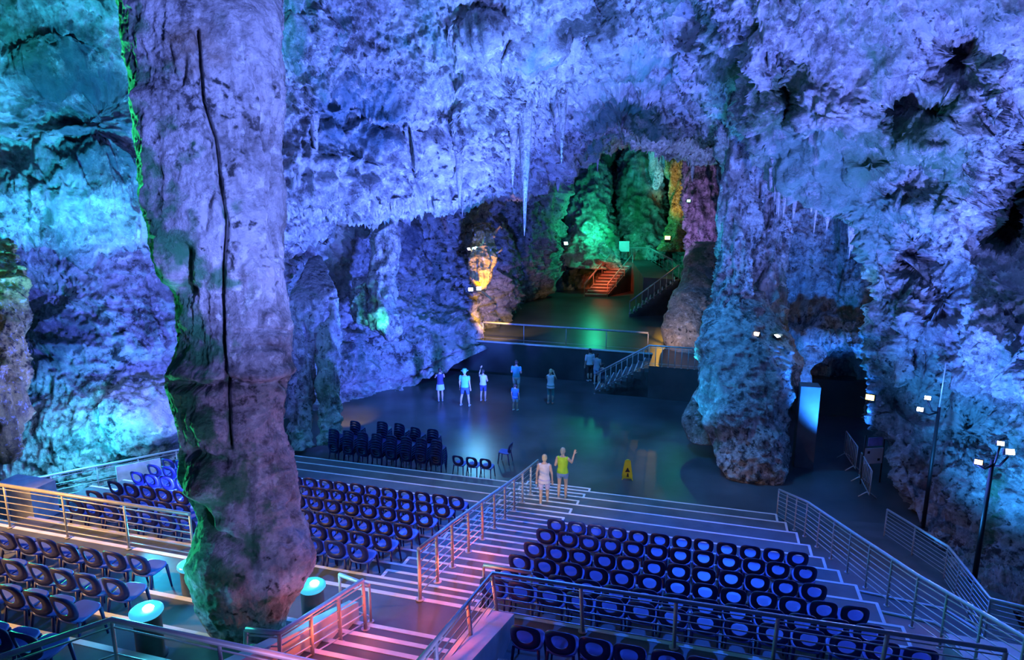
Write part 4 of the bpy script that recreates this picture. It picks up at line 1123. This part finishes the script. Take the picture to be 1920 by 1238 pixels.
bm = NB(); box(bm, -0.34, 0.34, -0.25, 0.25, -0.34, 0.34); bmesh.ops.transform(bm, matrix=Matrix.Translation((0, 0, 0.5)) @ Matrix.Rotation(0.6, 4, 'Y'), verts=bm.verts); fin('cabinet', bm, M_KERB, r, bevel=0.03)
bm = NB(); lathe(bm, [(0.0, 0.0), (0.12, 0.02), (0.22, 0.05), (0.24, 0.06)], 24); bmesh.ops.transform(bm, matrix=Matrix.Translation((0, -0.32, 0.5)) @ Matrix.Rotation(math.pi / 2, 4, 'X') @ Matrix.Translation((0, 0, -0.06)), verts=bm.verts); fin('cone', bm, M_DARK, r)
bm = NB(); box(bm, -0.2, 0.2, -0.15, 0.15, 0, 0.2); fin('stand', bm, M_DARK, r)

# ------------------------------------------------------------------ stage stairs, back stairs and their rails
bm = NB()
for i in range(8):
    hbox(bm, -4.95 + 0.31 * i, -2.35, 32.0, 34.1, 0.0, 0.18 * (i + 1))
st = fin('stage_stairs', bm, M_CONC, kind='structure')
for i in range(8):
    bm = NB(); t = -4.95 + 0.31 * i; hbox(bm, t - 0.012, t + 0.04, 32.0, 34.1, 0.18 * (i + 1) - 0.03, 0.18 * (i + 1) + 0.006); fin('step_nosing', bm, M_NOSE, st)
railing('stage_stair_railing', 'railing with upright balusters beside the stairs up to the stage', [H(-4.95, 31.9, 0.0), H(-2.4, 31.9, 1.6), H(0.6, 31.78, 1.6)], 1.0, bars=2, spacing=0.3, r=0.04, pr=0.018)
railing('stage_railing', 'long thin railing along the front edge of the stage', [H(-11.7, 35.0, 1.6), H(-7.0, 34.85, 1.6), H(-2.7, 34.7, 1.6)], 1.0, bars=1, spacing=1.9, r=0.05, pr=0.02)
P0, P1 = Vector(onz(1097, 556, 1.6)), Vector(at(1146, 498, 55.2))
def flight(name, P0, P1, side, n, mat, lab_mat=M_NOSE):
    bm = NB()
    N = []
    d = P1 - P0
    run = Vector((d.x, d.y, 0)); up = d.z
    for i in range(n):
        a = P0 + run * (i / n); b = P0 + run
        prism(bm, [(a.x, a.y), (b.x, b.y), (b.x + side.x, b.y + side.y), (a.x + side.x, a.y + side.y)], P0.z - 0.1, P0.z + up * (i + 1) / n)
        N.append((a, P0.z + up * (i + 1) / n))
    o = fin(name, bm, mat, kind='structure')
    for a, z in N:
        bm = NB(); tube(bm, [(a.x, a.y, z), (a.x + side.x, a.y + side.y, z)], 0.05, 6); fin('step_nosing', bm, lab_mat, o)
    return o
sideA = Vector((1.6, -0.35, 0))
flight('back_stairs', P0, P1, sideA, 10, M_CONC)
d = P1 - P0
for k, off in enumerate((Vector((-0.06, 0, 0)), sideA + Vector((0.06, 0, 0)))):
    railing('back_stair_railing', ('left' if k == 0 else 'right') + ' handrail of the red-lit stairs at the back of the stage', [P0 + off, P1 + off], 1.0, bars=2, spacing=1.5, r=0.045, pr=0.025)
light('back_stair_red', 'SPOT', tuple(P0 + Vector((0.5, -2.5, 2.6))), (1.0, 0.10, 0.02), 900, 0.1, tuple(P0 + d * 0.5 + sideA * 0.5), 50)
R0, R1 = Vector(onz(1180, 594, 1.6)), Vector(onz(1272, 526, 3.9))
Q = [Vector(at(1150, 500, 57)), Vector(at(1216, 500, 57)), Vector((R1.x + 0.3, R1.y + 3.2, 0)), Vector((R1.x + 0.3, R1.y + 0.4, 0)), Vector((R1.x - 2.0, R1.y + 1.5, 0)), Vector((P1.x + 1.7, P1.y - 0.6, 0))]
bm = NB(); prism(bm, [(q.x, q.y) for q in Q], 1.5, 3.9)
fin('back_platform', bm, M_CONC, kind='structure')
flight('back_side_stairs', R0, R1, Vector((0.35, 1.5, 0)), 12, M_CONC)
railing('back_stair_railing', 'sloping handrail of the side stairs at the right of the stage', [R0, R1], 1.0, bars=1, spacing=0.5, r=0.045, pr=0.02)
railing('platform_railing', 'thin railing round the upper platform at the back of the stage', [(q.x, q.y, 3.9) for q in (Q[0], Q[1], Q[2])], 1.0, bars=2, spacing=1.6, r=0.045, pr=0.022)
pb_ = Vector((at(1170, 470, 56.0)[0], at(1170, 470, 56.0)[1], 3.9))
r = thing('notice_board', 'small white notice board standing on the back platform', 'sign', tuple(pb_), -0.1)
bm = NB(); box(bm, -0.42, 0.42, -0.02, 0.02, 0.75, 1.6); fin('board', bm, M_WH, r)
for x in (-0.35, 0.35):
    bm = NB(); tube(bm, [(x, 0.03, 0), (x, 0.03, 1.6)], 0.03, 6); fin('post', bm, M_DARK, r)
# low wall with a rail along the foot of the left wall
a, b = H(-16.2, 27.2), H(-15.0, 34.3)
bm = NB(); prism(bm, [a[:2], b[:2], (b[0] - 0.35, b[1]), (a[0] - 0.35, a[1])], -0.1, [0.7, 0.7, 0.7, 0.7])
fin('low_wall', bm, M_CONC, kind='structure')
railing('wall_rail', 'single thin rail above the low wall at the foot of the left rock wall', [(a[0] - 0.15, a[1], 0.7), (b[0] - 0.15, b[1], 0.7)], 0.75, bars=1, spacing=3.4, r=0.035, pr=0.02)
# yellow-lit steps glimpsed in the gap beside the right wall
S0, S1 = Vector(at(1606, 668, 25.6)), Vector(at(1646, 612, 26.6))
flight('gap_steps', S0, S1, Vector((0.5, 1.2, 0)), 5, plain('yellow_lit_step', (0.5, 0.42, 0.2), 0.6), plain('yellow_lit_edge', (0.7, 0.6, 0.3), 0.6))  # yellow lamp light put into the step colours
light('gap_amber', 'POINT', tuple(S0 + Vector((-0.3, -1.2, 1.0))), (1, 0.6, 0.05), 30, 0.1)
light('gold_flood', 'SPOT', tuple(at(910, 576, 34.9)), (1.0, 0.5, 0.02), 1100, 0.12, tuple(at(904, 475, 36.2)), 48)
light('gold_floor', 'SPOT', tuple(at(925, 580, 36.0)), (1.0, 0.5, 0.02), 900, 0.12, tuple(onz(935, 617, 1.6)), 80)
light('left_floor_amber', 'SPOT', tuple(at(650, 720, 28.5)), (1.0, 0.5, 0.05), 250, 0.1, tuple(onz(655, 785, 0)), 70)
light('drapery_cyan', 'POINT', tuple(at(712, 605, 29.0)), (0.1, 0.9, 0.9), 60, 0.1)

# ------------------------------------------------------------------ people
def ell(bm, c, r, nu=14, nv=9, rot=None):
    m = Matrix.Translation(Vector(c))
    if rot is not None: m = m @ rot
    bmesh.ops.create_uvsphere(bm, u_segments=nu, v_segments=nv, radius=1.0, matrix=m @ Matrix.Diagonal((r[0], r[1], r[2], 1)))
def limb(bm, pts, radii, n=10):
    for i in range(len(pts) - 1):
        a, b = Vector(pts[i]), Vector(pts[i + 1])
        tube(bm, [a, a.lerp(b, .5), b], radii[i], n, radii[i + 1])
    for p, r in zip(pts, radii):
        ell(bm, p, (r, r, r), 10, 6)
def loft(bm, secs, n=18):
    rings = []
    for (z, cx, cy, rx, ry) in secs:
        rings.append([bm.verts.new((cx + rx * math.cos(2 * math.pi * k / n), cy + ry * math.sin(2 * math.pi * k / n), z)) for k in range(n)])
    for i in range(len(rings) - 1):
        for k in range(n):
            bm.faces.new((rings[i][k], rings[i][(k + 1) % n], rings[i + 1][(k + 1) % n], rings[i + 1][k]))
    bm.faces.new(rings[0][::-1]); bm.faces.new(rings[-1])
def fused(name, bm, mat, parent, voxel, smooth=4):
    """fuse overlapping closed shapes into one continuous skin"""
    bmesh.ops.recalc_face_normals(bm, faces=bm.faces)
    me = bpy.data.meshes.new('tmp'); bm.to_mesh(me); bm.free()
    o = bpy.data.objects.new('tmp', me); COL.objects.link(o)
    md = o.modifiers.new('r', 'REMESH'); md.mode = 'VOXEL'; md.voxel_size = voxel; md.use_smooth_shade = True
    ms = o.modifiers.new('s', 'SMOOTH'); ms.factor = 0.5; ms.iterations = smooth
    dg = bpy.context.evaluated_depsgraph_get(); dg.update()
    m2 = bpy.data.meshes.new_from_object(o.evaluated_get(dg)); m2.name = name
    bpy.data.objects.remove(o); bpy.data.meshes.remove(me)
    m2.materials.clear()
    return link(name, m2, mat, parent)
def skin(n, c): return plain('skin_' + n, c, 0.55, 0, 0.05, 6)
SK = skin('light', (0.62, 0.42, 0.33))
ARMS = {'down': ((0.235, -0.02, 1.13), (0.245, 0.05, 0.88)), 'photo': ((0.23, 0.16, 1.22), (0.085, 0.27, 1.50)), 'bent': ((0.235, 0.0, 1.13), (0.19, 0.22, 1.10)), 'raise': ((0.27, 0.08, 1.24), (0.33, 0.16, 1.50)), 'high': ((0.24, 0.14, 1.46), (0.17, 0.2, 1.72))}
def person(loc, rot, height, label, top, bottom, hair, topc, botc, hairc, arms=('down', 'down'), stride=0.0, legs='bare', female=False, long_hair=False, sleeves=0.0, skirt=False, shoec=(0.5, 0.5, 0.5), phone=None, cap=None, voxel=0.010, stance=0.0, step_drop=0.0):
    k = height / 1.72
    root = thing('person', label, 'person', tuple(loc), rot)
    root.scale = (k, k, k)
    sh = 0.165 if female else 0.19
    hip = 0.095
    L = {}
    for sx in (-1, 1):
        f = stride * sx
        ank = (sx * (hip + stance), f * 0.22, 0.085 + max(0, -f) * 0.12 + (step_drop if f < 0 else 0))
        kne = (sx * (hip + stance * 0.5 + 0.005), f * 0.10 + 0.03 + abs(f) * 0.03, 0.50 + (step_drop * 0.6 if f < 0 else 0))
        L[sx] = ((sx * hip, 0, 0.90), kne, ank)
    bm = NB()
    wr = 0.13 if female else 0.145
    loft(bm, [(0.80, 0, 0, 0.10, 0.08), (0.87, 0, -0.01, 0.165, 0.11), (0.95, 0, -0.01, 0.168, 0.112), (1.08, 0, 0.0, wr, 0.095), (1.22, 0, 0.01, sh - 0.015, 0.11), (1.34, 0, 0.0, sh, 0.105), (1.42, 0, -0.01, sh - 0.03, 0.075), (1.47, 0, -0.01, 0.07, 0.06)])
    limb(bm, [(0, -0.01, 1.42), (0, 0.0, 1.50), (0, 0.015, 1.56)], [0.06, 0.053, 0.055])
    ell(bm, (0, 0.02, 1.625), (0.074, 0.092, 0.105))
    ell(bm, (0, 0.05, 1.57), (0.05, 0.055, 0.055))
    ell(bm, (0, 0.113, 1.605), (0.013, 0.02, 0.022), 8, 6)
    for sx in (-1, 1):
        ell(bm, (sx * 0.077, 0.01, 1.615), (0.012, 0.022, 0.032), 8, 6)
        h, kn, an = L[sx]
        limb(bm, [h, kn], [0.085 if female else 0.082, 0.054])
        limb(bm, [kn, (kn[0] * 0.5 + an[0] * 0.5, kn[1] * 0.5 + an[1] * 0.5 - 0.02, (kn[2] + an[2]) / 2 + 0.06), an], [0.054, 0.055, 0.036])
        e, w = ARMS[arms[0 if sx < 0 else 1]]
        e = Vector((e[0] * sx, e[1], e[2])); w = Vector((w[0] * sx, w[1], w[2]))
        S = Vector((sx * (sh + 0.005), -0.005, 1.385))
        limb(bm, [S, e, w], [0.052, 0.038, 0.026])
        d = (w - e).normalized(); side = d.cross(Vector((0, 1, 0.3))).normalized(); nrm = d.cross(side)
        rotm = Matrix((side, d, nrm)).transposed().to_4x4()
        ell(bm, w + d * 0.05, (0.038, 0.05, 0.018), 10, 6, rotm)
        for q in range(4):
            o = side * (-0.028 + 0.0187 * q)
            ln = (0.062, 0.075, 0.07, 0.055)[q]
            a = w + d * 0.085 + o; b = a + d * ln * 0.55 + nrm * 0.012; c = b + d * ln * 0.35 + nrm * 0.03
            limb(bm, [a, b, c], [0.0095, 0.009, 0.008], 6)
        a = w + d * 0.03 + side * 0.032 * -sx
        limb(bm, [a, a + side * 0.03 * -sx + d * 0.03, a + side * 0.032 * -sx + d * 0.06 + nrm * 0.015], [0.011, 0.010, 0.009], 6)
    body = fused('body', bm, SK, root, voxel)
    for sx in (-1, 1):
        bm = NB(); ell(bm, (sx * 0.03, 0.104, 1.628), (0.011, 0.008, 0.008), 8, 6); fin('eye', bm, M_DARK, body)
    # top
    bm = NB()
    o = 0.016
    hem = 0.90 if top != 'long' else 0.80
    loft(bm, [(hem, 0, -0.005, 0.178 + o, 0.122 + o), (0.97, 0, -0.005, 0.166 + o, 0.112 + o), (1.08, 0, 0.0, wr + o + 0.006, 0.098 + o), (1.22, 0, 0.01, sh - 0.012 + o, 0.113 + o), (1.34, 0, 0.0, sh + o * 0.6, 0.107 + o), (1.415, 0, -0.01, sh - 0.03, 0.078 + o), (1.445, 0, -0.01, 0.10, 0.068)])
    for sx in (-1, 1):
        if sleeves:
            e, w = ARMS[arms[0 if sx < 0 else 1]]
            S = Vector((sx * sh, -0.005, 1.385)); E_ = Vector((e[0] * sx, e[1], e[2]))
            limb(bm, [S, S.lerp(E_, sleeves)], [0.066, 0.058])
        else:
            ell(bm, (sx * (sh - 0.03), -0.005, 1.405), (0.05, 0.07, 0.05))
    fused('top', bm, plain('cloth_' + topc[0], topc[1], 0.8, 0, 0.05, 8), root, 0.014, 3)
    # shorts, skirt or leggings
    bm = NB()
    o = 0.014
    low = {'shorts': 0.62, 'short_shorts': 0.76, 'skirt': 0.62, 'long': 0.12}[bottom]
    if bottom == 'skirt':
        loft(bm, [(low, 0, stride * 0.0, 0.225, 0.19), (0.80, 0, -0.01, 0.20, 0.15), (0.93, 0, -0.01, 0.182, 0.125), (1.0, 0, -0.005, 0.165, 0.112)])
    else:
        loft(bm, [(0.79, 0, -0.005, 0.15, 0.10), (0.86, 0, -0.01, 0.183, 0.127), (0.94, 0, -0.01, 0.184, 0.127), (1.0, 0, -0.005, 0.168, 0.115)])
        for sx in (-1, 1):
            h, kn, an = [Vector(v) for v in L[sx]]
            if low > 0.5:
                f = (0.90 - low) / 0.40
                limb(bm, [h, h.lerp(kn, f)], [0.10, 0.092 - 0.02 * f])
            else:
                limb(bm, [h, kn, kn.lerp(an, 0.9)], [0.098, 0.066, 0.05])
    fused('skirt' if bottom == 'skirt' else ('leggings' if bottom == 'long' else 'shorts'), bm, plain('cloth_' + botc[0], botc[1], 0.8, 0, 0.05, 8), root, 0.014, 3)
    for sx in (-1, 1):
        an = L[sx][2]
        bm = NB()
        ell(bm, (an[0], an[1] + 0.055, an[2] - 0.045), (0.047, 0.13, 0.042)); ell(bm, (an[0], an[1] - 0.02, an[2] - 0.03), (0.044, 0.06, 0.06))
        bmesh.ops.recalc_face_normals(bm, faces=bm.faces)
        for f in bm.faces: f.smooth = True
        fin('shoe', bm, plain('shoe_%.2f_%.2f' % shoec[:2], shoec, 0.6), root)
    bm = NB()
    ell(bm, (0, 0.0, 1.65), (0.086, 0.098, 0.098)); ell(bm, (0, -0.03, 1.61), (0.082, 0.075, 0.09))
    if long_hair:
        ell(bm, (0, -0.055, 1.53), (0.075, 0.05, 0.13)); ell(bm, (0, -0.075, 1.44), (0.06, 0.035, 0.10))
    if hair == 'tail':
        limb(bm, [(0, -0.09, 1.66), (0, -0.13, 1.58), (0, -0.115, 1.46)], [0.03, 0.032, 0.015])
    fused('hair', bm, plain('hair_' + hairc[0], hairc[1], 0.6, 0, 0.1, 14), root, 0.012, 2)
    if cap:
        bm = NB(); lathe(bm, [(0.17, 1.665), (0.172, 1.672), (0.10, 1.685), (0.098, 1.74), (0.07, 1.765), (0.0, 1.77)], 20); fin('hat', bm, plain('cloth_' + cap[0], cap[1], 0.8), root)
    return root
face = -ANG
person(tuple(onz(1020, 950, 0.70)), face + 0.15, 1.62, 'person in white sleeveless top and lilac shorts, fair hair, walking down the central stairs', 'long', 'shorts', 'short', ('white_lilac', (0.72, 0.68, 0.78)), ('lilac', (0.62, 0.56, 0.82)), ('fair', (0.62, 0.50, 0.30)), ('down', 'down'), 0.5, female=True, shoec=(0.7, 0.7, 0.7), voxel=0.008)
person(tuple(onz(1054, 936, 0.56)), face, 1.66, 'person in yellow-green top and denim shorts holding one arm up, on the central stairs', 'normal', 'short_shorts', 'tail', ('lime', (0.42, 0.72, 0.04)), ('denim', (0.20, 0.32, 0.55)), ('grey_fair', (0.40, 0.38, 0.32)), ('bent', 'raise'), 0.4, female=True, shoec=(0.3, 0.3, 0.3), voxel=0.008)
person(tuple(onz(826, 753)), face + 0.5, 1.62, 'person in dark top and pale blue skirt, hands to the face, on the hall floor', 'normal', 'skirt', 'short', ('navy', (0.05, 0.05, 0.14)), ('pale_blue', (0.40, 0.60, 0.85)), ('dark', (0.05, 0.04, 0.04)), ('photo', 'photo'), 0.15, female=True)
person(tuple(onz(872, 762)), face, 1.76, 'person in wide hat, turquoise shirt and navy shorts, legs apart on the hall floor', 'normal', 'shorts', 'short', ('turquoise', (0.15, 0.62, 0.72)), ('navy_blue', (0.06, 0.12, 0.35)), ('turq', (0.2, 0.5, 0.55)), ('down', 'down'), 0.1, sleeves=0.45, stance=0.10, cap=('sea_green', (0.20, 0.65, 0.65)))
person(tuple(onz(906, 753)), face, 1.56, 'small person in pale top and dark shorts raising one arm, beside the turquoise shirt', 'normal', 'shorts', 'tail', ('pale', (0.52, 0.62, 0.78)), ('ink', (0.06, 0.08, 0.2)), ('dark', (0.05, 0.04, 0.04)), ('high', 'bent'), 0.3, female=True, shoec=(0.6, 0.45, 0.4))
person(tuple(onz(968, 741)), face, 1.74, 'person in teal shirt and white shorts with dark hair, facing the stage behind the child', 'normal', 'shorts', 'short', ('teal', (0.10, 0.45, 0.62)), ('white', (0.7, 0.72, 0.8)), ('dark', (0.05, 0.04, 0.04)), ('bent', 'bent'), 0.1, sleeves=0.5)
person(tuple(onz(966, 771)), face - 0.2, 1.28, 'child in bright blue shirt and pale shorts standing on the hall floor', 'long', 'shorts', 'short', ('bright_blue', (0.06, 0.25, 0.85)), ('pale_aqua', (0.45, 0.68, 0.75)), ('dark', (0.05, 0.04, 0.04)), ('down', 'down'), 0.35, sleeves=0.5, shoec=(0.75, 0.75, 0.75))
person(tuple(onz(1032, 758)), face, 1.68, 'person in white sleeveless top and teal leggings with raised hands, on the hall floor', 'long', 'long', 'tail', ('white', (0.7, 0.72, 0.8)), ('dull_teal', (0.12, 0.32, 0.34)), ('fair', (0.62, 0.50, 0.30)), ('photo', 'photo'), 0.3, female=True, shoec=(0.7, 0.35, 0.3))
person(tuple(onz(1105, 716)), face + 0.6, 1.76, 'person in white shirt and dark trousers at the foot of the stage stairs', 'normal', 'long', 'short', ('white', (0.7, 0.72, 0.8)), ('dark_brown', (0.08, 0.06, 0.06)), ('dark', (0.05, 0.04, 0.04)), ('down', 'bent'), 0.2, sleeves=0.9)
person(tuple(onz(1118, 722)), face - 0.3, 1.66, 'person in grey top and pale shorts beside the white shirt at the stage stairs', 'normal', 'shorts', 'short', ('grey', (0.35, 0.42, 0.5)), ('pale_blue', (0.40, 0.60, 0.85)), ('dark', (0.05, 0.04, 0.04)), ('bent', 'bent'), 0.2, sleeves=0.4)
person(tuple(onz(1129, 737)), face - 0.5, 1.5, 'person in dark clothes and red shoes nearest the stage stair railing', 'normal', 'shorts', 'short', ('dark_slate', (0.07, 0.10, 0.14)), ('dark_slate', (0.07, 0.10, 0.14)), ('dark', (0.05, 0.04, 0.04)), ('down', 'down'), 0.3, sleeves=0.5, shoec=(0.8, 0.1, 0.05))
